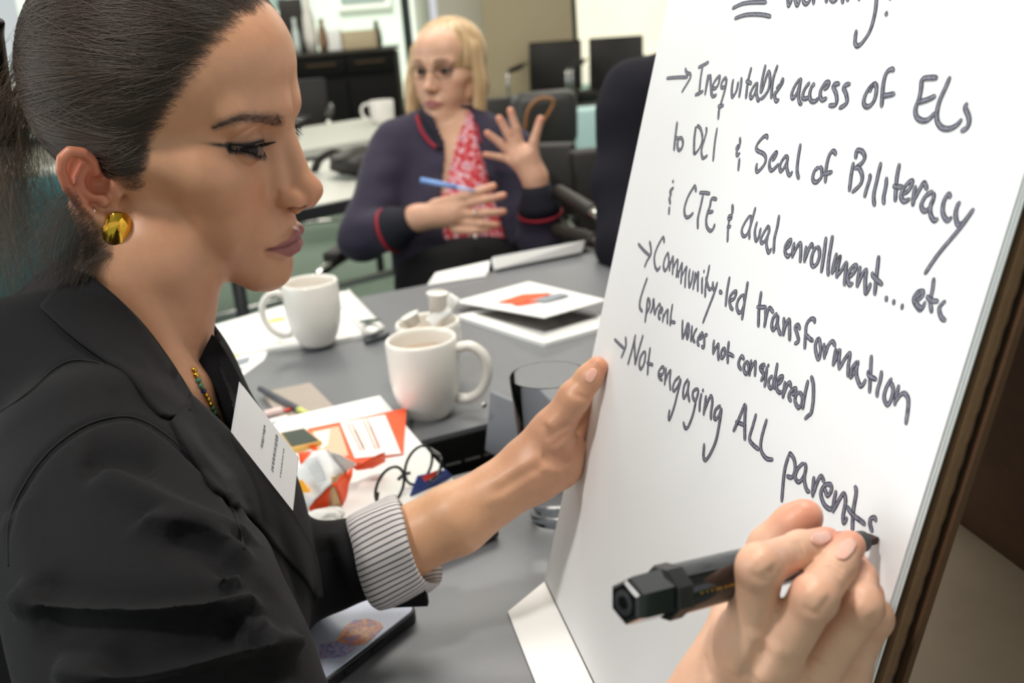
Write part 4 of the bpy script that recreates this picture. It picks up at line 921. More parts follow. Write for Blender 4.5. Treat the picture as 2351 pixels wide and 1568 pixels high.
# ear of her right side, laid out on a tilted plane through the tragus
EO = h2w((70, -4, -18)); e_out = HM @ np.array([.83, .56, .0]); e_out = HM @ np.array([.80, .60, 0]); e_out /= np.linalg.norm(e_out)
def EP(x, y, o=0.0): return onplane(x, y, EO+e_out*o*.001, e_out)
ear_helix = [EP(222, 408, -1), EP(214, 372, 1), EP(190, 351, 3), EP(160, 348, 5), EP(143, 364, 6), EP(140, 390, 6), EP(150, 420, 6), EP(171, 450, 5), EP(194, 476, 4), EP(213, 494, 3), EP(234, 506, 2)]
ear_anti = [EP(195, 385, 1), EP(181, 412, 2), EP(188, 438, 3), EP(208, 450, 3.5), EP(230, 452, 3), EP(238, 462, 3)]
ear_lobe = [EP(236, 505, 1.5), EP(262, 515, 0), EP(290, 500, -2)]
eplane_r = np.stack([np.cross(e_out, hu)/np.linalg.norm(np.cross(e_out, hu)), np.cross(np.cross(e_out, hu)/np.linalg.norm(np.cross(e_out, hu)), e_out)*-1, e_out], 1)
def ear_sdf(P):
    mm = .001
    f = s_chain(P, ear_helix, [.0030, .0030, .0034, .0036, .0036, .0034, .0032, .0032, .0033, .0036, .0040])
    f = smin(f, s_chain(P, ear_anti, [.0028, .0034, .0036, .0034, .0036, .0038]), .003)
    f = smin(f, s_chain(P, ear_lobe, [.0048, .0055, .0045]), .006)
    # back plate
    pl = s_chain(P, [EP(185, 375, -5), EP(185, 420, -5), EP(222, 470, -5), EP(255, 500, -4)], [.009, .012, .012, .007])
    q = (P-EO.astype(np.float32)) @ e_out.astype(np.float32)
    pl = smax(pl, np.abs(q+.0035)-.0022, .002)
    f = smin(f, pl, .0035)
    f = smin(f, s_cap(P, EP(258, 425, -1), EP(268, 440, -2), .0045, .0045), .006)
    f = smin(f, s_chain(P, [EP(200, 380, -12), EP(215, 450, -12), EP(262, 490, -10)], [.008, .010, .008]), .008)
    f = smax(f, -s_ell(P, EP(226, 425, .5), (.0055, .0055, .0055)), .004)
    return f
nk = [(dep(352, 600, .715), .048), (dep(324, 720, .73), .0455), (dep(278, 880, .762), .049), (dep(260, 1120, .79), .075)]
def body1(P):
    L = ((P-HT.astype(np.float32)) @ HM.astype(np.float32))*np.float32(1000)/Hs.astype(np.float32)
    f = head_sdf(L, .5)*np.float32(.00098)
    n = s_chain(P, [a for a, r in nk], [r for a, r in nk], .02)
    n = smin(n, s_cap(P, h2w((66, -28, -42)), dep(425, 880, .698), .0135, .0105), .013)     # neck muscle
    n = smin(n, s_ell(P, dep(436, 990, .746), (.038, .085, .060)), .025)
    f = smin(f, n, .009)
    near = np.linalg.norm(P-EO.astype(np.float32), axis=1) < .06
    if near.any():
        f = f.copy(); f[near] = smin(f[near], ear_sdf(P[near]), .0035)
    return f
hV, hQ = sdf_mesh(body1, (-.42, .52, .885), (-.07, .90, 1.30), .00125)
hV = smooth_mesh(hV, hQ, 1, .3)
hL = w2h(hV)
hc = face_colors(hL, '#c18d6d', '#8c4f50', 1.0, 1.0, .5)
d_ear = np.linalg.norm(hV-EP(180, 400, 0), axis=1); w = sstep(.036, .010, d_ear)*.6; hc = hc*(1-w[:, None])+np.array(lin('#b9503a')[:3])*w[:, None]
body = mesh_obj('body', hV, hQ, M_skin, pers); set_col(body, hc)
headbvh = BVHTree.FromPolygons([tuple(v) for v in hV], [tuple(q) for q in hQ.tolist()])
def hit(x, y, bvh=None):
    r = ray(x, y); r = r/np.linalg.norm(r)
    p, n, i, d = (bvh or headbvh).ray_cast(Vector(C0), Vector(r))
    return (np.array(p), np.array(n)) if p is not None else (None, None)
M_eye = mat('eye_white_shaded', '#67574d', .5, spec=.25); M_iris = mat('brown_iris', '#140b07', .35, spec=.25, coat=.08); M_pupil = mat('pupil', '#040303', .25, spec=.3, coat=.08)  # white of the eye darkened in its colour for the lashes' shade
EYE = np.array([31.0, 74.0, -2.5])
def eyeball(side, gaze, parent, Tf, irisr=.50):
    c = EYE*np.array([side, 1, 1]); g = np.array(gaze, float); g /= np.linalg.norm(g)
    a = np.cross(g, [0, 0, 1]); a /= np.linalg.norm(a); b = np.cross(a, g)
    V, Fc = [], []; ns, R = 28, 12.6
    ths = [0, .08, .16, .28, .40, irisr, irisr+.03]+list(np.linspace(irisr+.15, math.pi, 14)); nr = len(ths)-1
    for th in ths:
        for k in range(ns):
            ph = 2*math.pi*k/ns; rr = R+(.5*math.exp(-(th/.42)**2)); V.append(c+rr*(g*math.cos(th)+(a*math.cos(ph)+b*math.sin(ph))*math.sin(th)))
    for i in range(nr):
        for k in range(ns): l = (k+1) % ns; Fc.append((i*ns+k, (i+1)*ns+k, (i+1)*ns+l, i*ns+l))
    o = mesh_obj('eye', Tf(np.array(V)), Fc, M_eye, parent); o.data.materials.append(M_iris); o.data.materials.append(M_pupil)
    for p in o.data.polygons:
        i = p.index//ns; p.material_index = 2 if i < 2 else 1 if i < 5 else 0
    return o
PEN_TIP = dep(2006, 1236, .4435)
_o, _d = w2h(C0)*Hs, (w2h(C0+ray(574, 350))-w2h(C0))*Hs; _d /= np.linalg.norm(_d); _e = EYE*Hs; _b = (_o-_e)@_d; _q = _b*_b-((_o-_e)@(_o-_e)-12.4**2)
gz = (_o+_d*(-_b-math.sqrt(max(_q, 0)))-_e)/Hs; gz /= np.linalg.norm(gz)      # she looks down at the nib
for s in (1, -1): eyeball(s, gz*np.array([1, 1, 1]), pers, h2w)
# ---------------------------------------------------------------- hair
rng = np.random.default_rng(3)
HL_px = [(572, 20), (540, 46), (505, 82), (470, 122), (435, 165), (408, 205), (388, 245), (368, 275), (348, 302), (336, 330), (330, 362), (322, 392)]
HLl = []
for x, y in HL_px:
    p, n = hit(x, y)
    if p is not None: HLl.append(w2h(p))
HLl = np.array(HLl)
edge_yz = [(60, 100), (80, 84)]+[(p[1], p[2]) for p in HLl]+[(4, -6), (-6, 20), (-28, 26), (-36, 2), (-33, -30), (-30, -62), (-40, -92), (-120, -100), (-120, 140), (60, 140)]
poly = np.array(edge_yz, float)
hm = poly_sd(hL[:, 1:3], poly)
far_ear = np.linalg.norm(hV-EP(200, 420, 0), axis=1) < .0   # the ear stays free
N_h = vnormals(hV, hQ)
w = sstep(-6, 15, hm)*(d_ear > .030); hc2 = hc*(1-w[:, None]*.93)+np.array(lin('#2a1f19')[:3])*w[:, None]*.93
a = body.data.color_attributes['Col']; cc = np.ones((len(hc2), 4), np.float32); cc[:, :3] = hc2; a.data.foreach_set('color', cc.ravel())
GATH = np.array([2, -101, 20.0]); CEN = np.array([0, -8, 26.0]); RAD = np.array([74, 92, 84.0])
def on_head(U, off):
    """points in direction U (unit, ellipsoid space) lifted off the skull by off (mm)"""
    D = U*RAD; P = CEN+D
    for _ in range(4):
        f = head_sdf(P.astype(np.float32), .62, False); Dn = D/np.linalg.norm(D, axis=1)[:, None]; P = P-(f-off)[:, None]*Dn*.9
    return P
roots = []
seg = np.concatenate([np.array([(0, 79, 83.0), (14, 79, 82)]), HLl])
hl_dense = catmull(seg, 20)
for i in range(6500):
    k = rng.integers(len(hl_dense)); p = hl_dense[k].copy(); s = 1 if rng.random() < .72 else -1
    inset = max(-1.5, rng.normal(7, 5.5))*(1 if rng.random() < .8 else 1.8)
    p = p+np.array([rng.normal(0, 1.2), -inset+rng.normal(0, 1.2), rng.normal(0, 3.0)+inset*.25]); p[0] *= s; roots.append(p)
n_scalp = 7500; tries = hL[(hm > 3) & (d_ear > .026)]
roots += list(tries[rng.integers(len(tries), size=n_scalp)])
roots = np.array(roots)
U0 = (roots-CEN)/RAD; U0 /= np.linalg.norm(U0, axis=1)[:, None]
gj = GATH+rng.normal(0, 1, (len(roots), 3))*np.array([14, 3, 16]); U1 = (gj-CEN)/RAD; U1 /= np.linalg.norm(U1, axis=1)[:, None]
K = 16; T = np.linspace(0, 1, K)
om = np.arccos(np.clip((U0*U1).sum(1), -1, 1)); so = np.sin(om)+1e-6
# a strand's own angle round the tie: neighbours share it and so lie together in locks
ga = (GATH-CEN)/RAD; ga /= np.linalg.norm(ga); gx = np.cross(ga, [0, 0, 1.0]); gx /= np.linalg.norm(gx); gy = np.cross(ga, gx)
phi = np.arctan2(U0@gy, U0@gx)+rng.normal(0, .012, len(roots)); dst = U0@ga
l1 = np.array([noise.noise(Vector((a*9, 3.1, b*1.2))) for a, b in zip(phi, dst)]); l2 = np.array([noise.noise(Vector((a*30, 8.3, b*2.0))) for a, b in zip(phi, dst)]); l3 = np.array([noise.noise(Vector((a*85, 1.7, b*2.5))) for a, b in zip(phi, dst)])
thick = 3.0+2.2*l1+2.0*l2+1.1*l3+rng.uniform(-.25, .25, len(roots)); ph = l1*5+rng.normal(0, .2, len(roots))
tone = np.clip(.42+.55*l2+.55*l3+.25*l1+rng.normal(0, .10, len(roots)), 0, 1)
P_all = []
side = np.cross(U0, U1); side /= np.linalg.norm(side, axis=1)[:, None]+1e-9
bow = l1*.04+rng.normal(.0, .003, len(roots))
for t in T:
    U = (np.sin((1-t)*om)/so)[:, None]*U0+(np.sin(t*om)/so)[:, None]*U1
    U = U+side*(bow*math.sin(math.pi*t)+.004*np.sin(ph+9*t))[:, None]; U /= np.linalg.norm(U, axis=1)[:, None]
    off = .5+np.maximum(.6, thick+.3*np.sin(ph*3+7*t))*sstep(0, .16, np.full(len(roots), t))
    P_all.append(on_head(U, off))
P_all = np.stack(P_all, 1)
M_hair = hair_mat('dark_brown_hair', '#44362c', .40, .85)
W_all = h2w(P_all.reshape(-1, 3)).reshape(P_all.shape)
strands('hair', [c for c in W_all], M_hair, .00006, .00013, pers, tone)
# hair shell under the strands
sel = (hm > 11.0) & (d_ear > .022)
fq = hQ[sel[hQ].all(1)]; idx = -np.ones(len(hV), int); used = np.unique(fq); idx[used] = np.arange(len(used))
off = .0001+.0014*sstep(11, 26, hm[used])
nt = NT('hair_mass'); nz = noise_node(nt, 160, 4, stretch=(1, .05, 1.0), coord='Object'); rp = ramp_node(nt, nz.outputs[0], [(.35, lin('#15100d')), (.65, lin('#3a2d25'))]); nt.link(rp.outputs[0], nt.b.inputs['Base Color'])
nt.set(Roughness=.45); b_ = nt.new('ShaderNodeBump'); b_.inputs['Strength'].default_value = .6; b_.inputs['Distance'].default_value = .001; nt.link(nz.outputs[0], b_.inputs['Height']); nt.link(b_.outputs[0], nt.b.inputs['Normal'])
mesh_obj('hair_cap', hV[used]+N_h[used]*off[:, None], idx[fq], nt.m, pers)
# loose curls falling from the tie, baby hairs, and flyaways
curls = []
for i in range(800):
    st = GATH+rng.normal(0, 1, 3)*np.array([14, 5, 14])
    en = np.array([rng.normal(30, 28), -118+rng.normal(0, 16), -100+rng.normal(0, 34)])
    n = 26; t = np.linspace(0, 1, n)[:, None]; mid = (st+en)/2+np.array([rng.normal(8, 14), -22+rng.normal(0, 12), 18])
    p = (1-t)**2*st+2*t*(1-t)*mid+t*t*en; fr = rng.uniform(6, 20); am = rng.uniform(2, 8); p0 = rng.uniform(0, 6.28)
    p = p+am*t*np.concatenate([np.cos(fr*t+p0), np.sin(fr*t+p0), .6*np.sin(fr*t*1.3+p0)], 1); curls.append(h2w(p))
nape = []
for i in range(2200):
    q = np.array([rng.uniform(150, 262), rng.uniform(430, 590)])
    if q[0] > 150+(q[1]-430)*.72+18: continue
    p, n = hit(*q)
    if p is None: continue
    st = w2h(p+n*.001); m_ = 20; t = np.linspace(0, 1, m_)[:, None]; far = rng.random() < .35
    en = st+np.array([rng.normal(4, 6), -26+rng.normal(0, 12), -34+rng.normal(0, 14)])*(1.5 if far else 1)
    mid = (st+en)/2+np.array([7, -4, 6.0]); fr = rng.uniform(3, 9); am = rng.uniform(.4, 1.5)*(2.5 if far else 1); p0 = rng.uniform(0, 6.28)
    nape.append(h2w((1-t)**2*st+2*t*(1-t)*mid+t*t*en+am*t*np.concatenate([np.cos(fr*t+p0), np.sin(fr*t+p0), np.sin(fr*t+p0+1)], 1)))
for i in range(420):
    q = np.array([rng.uniform(292, 352), rng.uniform(330, 428)])
    if q[0]+.25*(q[1]-330) > 352+rng.normal(0, 6): continue
    p, n = hit(*q); p2, n2 = hit(q[0]-rng.uniform(18, 40), q[1]-rng.uniform(-6, 22)); p1, n1 = hit(q[0]-10, q[1]+rng.uniform(2, 12))
    if p is None or p2 is None or p1 is None: continue
    nape.append(np.array([p+n*.0003, p1+n1*.0012, p2+n2*.0016]))
strands('nape_hair', nape, M_hair, .00005, .00003, pers)
strands('loose_curls', curls, hair_mat('brown_curls', '#6b5747', .5, .5), .00009, .00005, pers)
# brows and lashes
def along(px_pts, n): return catmull(np.array(px_pts, float), n)
br = []
top = along([(496, 288), (530, 271), (562, 262), (600, 262), (634, 266), (650, 268)], 12); bot = along([(494, 296), (530, 284), (562, 279), (600, 281), (634, 288), (652, 289)], 12)
loc = []
for i in range(640):
    k = rng.integers(len(top)); f = rng.random(); q = top[k]*(1-f)+bot[k]*f+rng.normal(0, 1.0, 2)
    if rng.random() < sstep(.74, 1.05, np.array(k/len(top))): continue
    p, n = hit(*q)
    if p is None: continue
    s_ = k/len(top); dx = -np.array([9, 2.5 if f > .5 else -2.0])*(.8+.5*rng.random()) if s_ < .8 else np.array([-4, -8])*rng.uniform(.6, 1.1)
    p2, n2 = hit(*(q+dx))
    if p2 is None: continue
    m_ = (p+p2)/2+n*.0009; loc.append(np.array([p+n*.0001, m_, p2+n2*.0007]))
_bt = np.array([c[0] for c in loc]); _near = np.where(np.linalg.norm(hV-_bt.mean(0), axis=1) < .035)[0]
_bd = np.array([np.linalg.norm(_bt-hV[i], axis=1).min() for i in _near]); _bw = sstep(.0035, .0008, _bd)*.42
hc2[_near] = hc2[_near]*(1-_bw[:, None])+np.array(lin('#5f4a40')[:3])*_bw[:, None]; cc[:, :3] = hc2; a.data.foreach_set('color', cc.ravel())
M_brow = hair_mat('brow_hair', '#4a3c34', .6, .3)
mir = [h2w(w2h(c)*np.array([-1, 1, 1])) for c in loc]
strands('eyebrow', loc, M_brow, .00008, .00003, pers); strands('eyebrow', mir, M_brow, .00008, .00003, pers)
def lashes(side, eo=.5):
    out = []
    for up in (1, 0):
        for i in range(150 if up else 60):
            x = rng.uniform(18 if up else 22, 46.5); e = (x-31)/14.5
            z = float(eye_up(e, eo) if up else eye_lo(e))
            rr = 14.0**2-(x-EYE[0])**2-(z-EYE[2])**2; y = EYE[1]+math.sqrt(max(rr, 1))
            o = np.array([x-31, y-EYE[1], z-EYE[2]]); o /= np.linalg.norm(o)
            L = (1 if side > 0 else 1.45)*(rng.uniform(7, 10.5) if up else rng.uniform(3, 5.5))*(.75+.35*max(0, e))
            fan = np.array([.55*e+rng.normal(0, .12), 0, 0]); base = np.array([x, y-.2, z])
            d1 = o+fan+np.array([0, .3, -.35 if up else -.9]); d1 /= np.linalg.norm(d1); d2 = d1+np.array([0, .1, .75 if up else -.1]); d2 /= np.linalg.norm(d2)
            p = np.array([base, base+d1*L*.35, base+d1*L*.6+d2*L*.12, base+d1*L*.72+d2*L*.36])*np.array([side, 1, 1]); out.append(h2w(p))
    return out
M_lash = mat('mascara', '#0b0908', .4)
for s in (1, -1): strands('eyelashes', lashes(s), M_lash, .00016, .00004, pers)
# earrings
M_gold = mat('polished_gold', '#e0ad3f', .10, 1.0); M_silver2 = mat('polished_silver', '#d9d8d4', .12, 1.0)
rows = [[(236, 511), (249, 494), (268, 487), (288, 491), (301, 506)], [(237, 530), (251, 514), (270, 507), (292, 512), (306, 531)], [(238, 550), (252, 539), (272, 530), (294, 536), (308, 552)], [(240, 580), (254, 576), (273, 563), (293, 570), (307, 581)]]
bul = [[3, 5, 6, 5, 2], [4, 8, 10, 8, 3], [4, 8.5, 11, 8, 3], [3, 7, 9.5, 7, 2]]
G = np.array([[EP(x, y, o+2) for (x, y), o in zip(r, b)] for r, b in zip(rows, bul)])
er = grid_surface('earring', G, M_gold, pers, .0016, 5)
tube('earring_hoop', catmull([EP(268, 492, 7), EP(268, 489, 2), EP(266, 492, -3), EP(264, 505, -5)], 5), .0014, M_gold, er, 8)
P = [EP(213+4*math.cos(a), 486+9*math.sin(a), 2+3*math.cos(a)) for a in np.linspace(0, 2*math.pi, 20, endpoint=False)]
tube('hoop', P, .0007, M_silver2, pers, 8, closed=True)
# claw clip behind the head
cl = [h2w(np.array(p)) for p in ((30, -104, 62), (22, -122, 48), (18, -130, 20), (20, -124, -5), (26, -112, -18))]
clip = tube('hair_clip', catmull(cl, 8), [.006+.012*math.sin(math.pi*i/32) for i in range(33)], M_black, pers, 10, flat=.6)
for k in range(5):
    a_ = h2w(np.array([22, -126, 46-14*k])); b_2 = h2w(np.array([52, -104, 44-13*k])); tube('tooth', catmull([a_, (a_+b_2)/2+HM@np.array([.006, -.008, 0]), b_2], 5), .0022, M_black, clip, 8)
# ================================================================ the writing woman: blazer, arms, hands
M_blz = mat('black_wool', '#131214', .85, spec=.2, var=.12, vscale=500, bump=.35, bscale=1600, sheen=.03)
def ax_ell(P, c, r):
    q = P-np.asarray(c, np.float32); B = np.stack([CR, CU, CF], 1).astype(np.float32); return s_ell(q @ B, (0, 0, 0), r)
SR, SL = dep(222, 1085, .585), dep(430, 905, .90)
EL = dep(500, 1900, .452)
SLV = [(222, 1085, .585, .058), (275, 1250, .545, .0565), (350, 1440, .505, .057), (425, 1620, .475, .056), (500, 1900, .452, .052), (900, 1920, .452, .044)]
slv_p = [dep(a, b, c) for a, b, c, r in SLV]; slv_r = [r for *_, r in SLV]
LSL = [(395, 950, .91, .050), (500, 1180, .87, .047), (625, 1345, .82, .042), (740, 1305, .80, .0335), (915, 1256, .79, .0315)]
lsl_p = [dep(a, b, c) for a, b, c, r in LSL]; lsl_r = [r for *_, r in LSL]
cuffax = lsl_p[-1]-lsl_p[-2]; cuffax /= np.linalg.norm(cuffax)
def blazer(P):
    f = ax_ell(P, dep(318, 1130, .735), (.084, .14, .14))
    f = smin(f, ax_ell(P, dep(470, 1330, .715), (.072, .115, .13)), .04)
    f = smin(f, ax_ell(P, dep(335, 1650, .71), (.090, .16, .155)), .04)
    f = smin(f, s_chain(P, [dep(235, 1060, .60), dep(262, 850, .70), dep(330, 830, .80), dep(395, 900, .90)], [.050, .040, .042, .046]), .05)
    f = smin(f, s_chain(P, [dep(185, 680, .79), dep(190, 690, .745), dep(256, 776, .695), dep(335, 862, .678), dep(388, 925, .684)], [.018, .019, .0175, .0165, .013], .006), .016)
    f = smin(f, s_chain(P, [dep(185, 680, .79), dep(330, 760, .83), dep(430, 840, .80), dep(480, 900, .78)], [.018, .020, .018, .014], .006), .016)
    f = smin(f, s_chain(P, [dep(215, 760, .76), dep(60, 900, .76), dep(-90, 1000, .74), dep(-60, 1500, .70)], [.045, .068, .10, .12]), .05)
    f = smin(f, s_cap(P, dep(60, 950, .68), dep(120, 1300, .66), .07, .09), .05)
    s = s_chain(P, slv_p, slv_r, .03); f = smin(f, s, .016)
    l = s_chain(P, lsl_p, lsl_r, .010)
    l = smax(l, (P-lsl_p[-1].astype(np.float32)) @ cuffax.astype(np.float32), .003)
    f = smin(f, l, .02)
    # the neck opening
    f = smax(f, -(s_chain(P, [a for a, r in nk[:3]]+[dep(425, 980, .745)], [.0555, .054, .0535, .040], .01)), .005)
    return f
bV, bQ = sdf_mesh(blazer, (-.56, .22, .42), (.06, .98, 1.13), .0028)
bV = smooth_mesh(bV, bQ, 2, .5)
def catpx(pts, n=10): return catmull(np.array(pts, float), n)
def sculpt(strokes):
    """press folds into the cloth: each stroke runs over the surface where the ray through its points meets it"""
    global bV
    for pts, wd, ht in strokes:
        bv = BVHTree.FromPolygons([tuple(v) for v in bV], [tuple(q) for q in bQ.tolist()])
        path = []
        for x, y in catpx(pts, 12):
            p, n = hit(x, y, bv)
            if p is not None: path.append(p)
        if len(path) < 3: continue
        path = np.array(path); N = vnormals(bV, bQ)
        lo, hi = path.min(0)-wd*4, path.max(0)+wd*4
        m = np.where(((bV > lo) & (bV < hi)).all(1))[0]
        D = np.linalg.norm(bV[m][:, None, :]-path[None], axis=2); k = D.argmin(1); d = D.min(1)
        t = k/max(len(path)-1, 1); fade = sstep(0, .18, t)*sstep(1, .82, t)
        bV[m] += N[m]*(ht*np.exp(-(d/wd)**2)*fade)[:, None]
sculpt([
 ([(40, 1372), (64, 1383), (150, 1406), (301, 1418), (451, 1409), (557, 1391), (578, 1413)], .0055, .0085),
 ([(60, 1420), (150, 1438), (301, 1448), (451, 1438), (550, 1420)], .0075, -.0075),
 ([(70, 1345), (160, 1368), (301, 1380), (440, 1372), (540, 1355)], .0080, -.0030),
 ([(120, 1520), (173, 1550), (301, 1560), (451, 1533), (564, 1500), (662, 1485), (690, 1500)], .0055, .0095),
 ([(220, 1500), (320, 1512), (451, 1488), (560, 1460), (630, 1450)], .0090, -.0075),
 ([(200, 1600), (301, 1604), (451, 1576), (575, 1545), (680, 1530)], .0080, -.0060),
 ([(572, 1413), (566, 1455), (553, 1490)], .0045, .0055), ([(588, 1425), (605, 1455), (625, 1480)], .0045, .0050), ([(540, 1420), (535, 1450), (520, 1490)], .005, -.004),
 ([(490, 1347), (525, 1336), (552, 1348)], .0035, .0050), ([(500, 1364), (530, 1358), (550, 1362)], .0035, -.0035),
 ([(184, 1056), (270, 1050), (376, 1070)], .013, -.0070),
 ([(225, 1090), (263, 1112), (340, 1150), (406, 1180), (527, 1225), (548, 1250)], .0085, .0070),
 ([(330, 1190), (354, 1202), (451, 1210), (519, 1263), (557, 1315)], .0070, .0070), ([(370, 1226), (450, 1240), (505, 1285), (540, 1330)], .0075, -.0050),
 ([(30, 1150), (60, 1260), (90, 1380)], .012, .004),
 ([(575, 1350), (600, 1280), (600, 1200)], .014, .003),
 ([(760, 1210), (800, 1300), (870, 1390)], .010, .004), ([(740, 1230), (770, 1330), (800, 1400)], .008, -.004), ([(820, 1200), (845, 1290), (885, 1370)], .008, .003),
 ([(600, 1140), (660, 1260), (700, 1400)], .010, -.003),
 # seams pressed in
 ([(20, 1300), (18, 1220), (30, 1165), (70, 1090), (120, 1030), (190, 980), (260, 958), (320, 962), (385, 1000), (450, 1060), (505, 1120), (540, 1180), (560, 1260)], .0032, -.0030),
 ([(0, 945), (60, 905), (120, 850), (165, 828), (215, 830), (240, 838)], .003, -.0022),
 ([(258, 885), (272, 920), (278, 955)], .003, -.0018),
])
bV, bQ = cut_px(bV, bQ, [(268, 690), (328, 760), (383, 836), (418, 892), (446, 925), (484, 962), (520, 1003), (544, 1016), (550, 985), (528, 905), (506, 850), (506, 765), (520, 700), (350, 640), (290, 655)], True, None, .742)
blz = mesh_obj('blazer', bV, bQ, M_blz, pers)
blzbvh = BVHTree.FromPolygons([tuple(v) for v in bV], [tuple(q) for q in bQ.tolist()])
def seam(pts, name, parent, r=.0006, lift=.0001):
    P = []
    for x, y in catpx(pts, 14):
        p, n = hit(x, y, blzbvh)
        if p is not None: P.append(p+n*lift)
    if len(P) > 3: tube(name, P, r, mat('seam_black', '#0c0c0d', .9), parent, 6)
seam([(20, 1300), (18, 1220), (30, 1165), (70, 1090), (120, 1030), (190, 980), (260, 958), (320, 962), (385, 1000), (450, 1060), (505, 1120), (540, 1180), (560, 1260)], 'armhole_seam', blz)
seam([(0, 945), (60, 905), (120, 850), (165, 828), (215, 830), (240, 838)], 'shoulder_seam', blz)
def cloth_between(name, A, B, lift_a, lift_b, parent, m=M_blz, n=30, k=8, thick=.0022, dflt=.70, bulge=.003, clamp=True):
    """a flap of cloth lying on the blazer between two traced edges"""
    a = catpx(A, 20); b = catpx(B, 20); ia = np.linspace(0, len(a)-1, n); ib = np.linspace(0, len(b)-1, n)
    a = np.stack([np.interp(ia, range(len(a)), a[:, c]) for c in (0, 1)], 1); b = np.stack([np.interp(ib, range(len(b)), b[:, c]) for c in (0, 1)], 1)
    G = np.full((n, k, 3), np.nan); Dp = np.full((n, k), np.nan)
    for i in range(n):
        for j in range(k):
            q = a[i]*(1-j/(k-1))+b[i]*j/(k-1); p, nn = hit(q[0], q[1], blzbvh); p2, n2 = hit(q[0], q[1], headbvh)
            d = [project(v)[2] for v in (p, p2) if v is not None]
            if d: Dp[i, j] = min(d)
    # fill what missed from neighbours, then smooth the depths
    for it in range(60):
        bad = np.isnan(Dp)
        if not bad.any(): break
        Pd = np.pad(Dp, 1, constant_values=np.nan); nb = np.stack([Pd[:-2, 1:-1], Pd[2:, 1:-1], Pd[1:-1, :-2], Pd[1:-1, 2:]])
        with np.errstate(all='ignore'):
            import warnings; warnings.simplefilter('ignore'); mn = np.nanmean(nb, 0)
        Dp = np.where(bad, mn, Dp)
    if np.isnan(Dp).any(): Dp = np.where(np.isnan(Dp), dflt, Dp)
    D0 = Dp.copy()
    for _ in range(12 if clamp else 60):
        Pd = np.pad(Dp, 1, mode='edge'); Dp = (Pd[:-2, 1:-1]+Pd[2:, 1:-1]+Pd[1:-1, :-2]+Pd[1:-1, 2:]+Dp*2)/6
    if clamp: Dp = np.minimum(Dp, D0)
    for i in range(n):
        for j in range(k):
            t = j/(k-1); q = a[i]*(1-t)+b[i]*t
            G[i, j] = dep(q[0], q[1], Dp[i, j]-(lift_a*(1-t)+lift_b*t)-bulge*math.sin(math.pi*t))
    return grid_surface(name, G, m, parent, thick, 2)
lap = cloth_between('lapel', [(392, 968), (440, 1050), (494, 1125), (574, 1186), (642, 1267), (698, 1328), (724, 1375)], [(437, 906), (490, 955), (537, 1001), (610, 1090), (673, 1174), (722, 1270), (740, 1372)], .0045, .003, blz)
col = cloth_between('collar', [(92, 704), (160, 767), (235, 822), (296, 859), (346, 927), (384, 957), (436, 941)], [(168, 618), (215, 640), (275, 690), (335, 755), (390, 830), (425, 885), (440, 910)], .0055, .002, blz)
far = cloth_between('lapel', [(486, 768), (505, 790), (530, 830), (556, 888), (548, 940), (540, 1000)], [(452, 838), (470, 870), (490, 905), (510, 945), (525, 985), (538, 1003)], .006, .008, blz, dflt=.80, clamp=False)
# striped turned-back cuff
nt = NT('striped_lining'); tc = nt.new('ShaderNodeTexCoord'); uvs = nt.new('ShaderNodeUVMap'); sp = nt.new('ShaderNodeSeparateXYZ'); nt.link(uvs.outputs[0], sp.inputs[0])
mm_ = nt.new('ShaderNodeMath', operation='MULTIPLY'); mm_.inputs[1].default_value = 54*6.2832; nt.link(sp.outputs[0], mm_.inputs[0]); sn = nt.new('ShaderNodeMath', operation='SINE'); nt.link(mm_.outputs[0], sn.inputs[0])
rp = ramp_node(nt, sn.outputs[0], [(.0, lin('#c9c2c1')), (.35, lin('#4a4c54'))]); rp.color_ramp.elements[0].position = .45; rp.color_ramp.elements[1].position = .75
nt.link(rp.outputs[0], nt.b.inputs['Base Color']); nt.set(Roughness=.75); M_stripe = nt.m
cua = dep(1040, 1190, .79)-dep(925, 1252, .79); cua /= np.linalg.norm(cua); cuffax = cuffax*.25+cua; cuffax /= np.linalg.norm(cuffax)
ca = lsl_p[-1]+cuffax*.002; cb = np.cross(cuffax, CU); cb /= np.linalg.norm(cb); cc_ = np.cross(cb, cuffax)
V, Fc, UV = [], [], []; ns = 64
for i, (t, r) in enumerate([(-.030, .0360), (-.028, .0385), (-.02, .0398), (-.008, .0402), (.006, .0400), (.012, .0388), (.014, .0370), (.008, .0345), (-.02, .0305)]):
    for k in range(ns+1):
        th = 2*math.pi*k/ns; wob = 1+.035*math.sin(3*th+t*60)+.02*math.sin(7*th+1)
        V.append(ca+cuffax*(t+.004*math.sin(2*th))+(cb*math.cos(th)+cc_*math.sin(th)*1.0)*r*wob); UV.append((k/ns, i/8))
for i in range(8):
    for k in range(ns): a = i*(ns+1)+k; Fc.append((a, a+1, a+ns+2, a+ns+1))
cuff = mesh_obj('cuff', V, Fc, M_stripe, blz); uv = cuff.data.uv_layers.new(name='UVMap')
for lp in cuff.data.loops: uv.data[lp.index].uv = UV[lp.vertex_index]
tb = [dep(x, y, .775) for x, y in ((905, 1355), (975, 1345), (982, 1392), (895, 1396))]
bm = bmesh.new(); v_ = [bm.verts.new(p) for p in tb]+[bm.verts.new(p+CF*.012) for p in tb]; bm.faces.new(v_[:4]); bm.faces.new(v_[7:3:-1])
for i in range(4): bm.faces.new((v_[i], v_[4+i], v_[4+(i+1) % 4], v_[(i+1) % 4]))
bmesh.ops.recalc_face_normals(bm, faces=bm.faces); bm_obj('cuff_tab', bm, M_blz, blz, smooth=False)
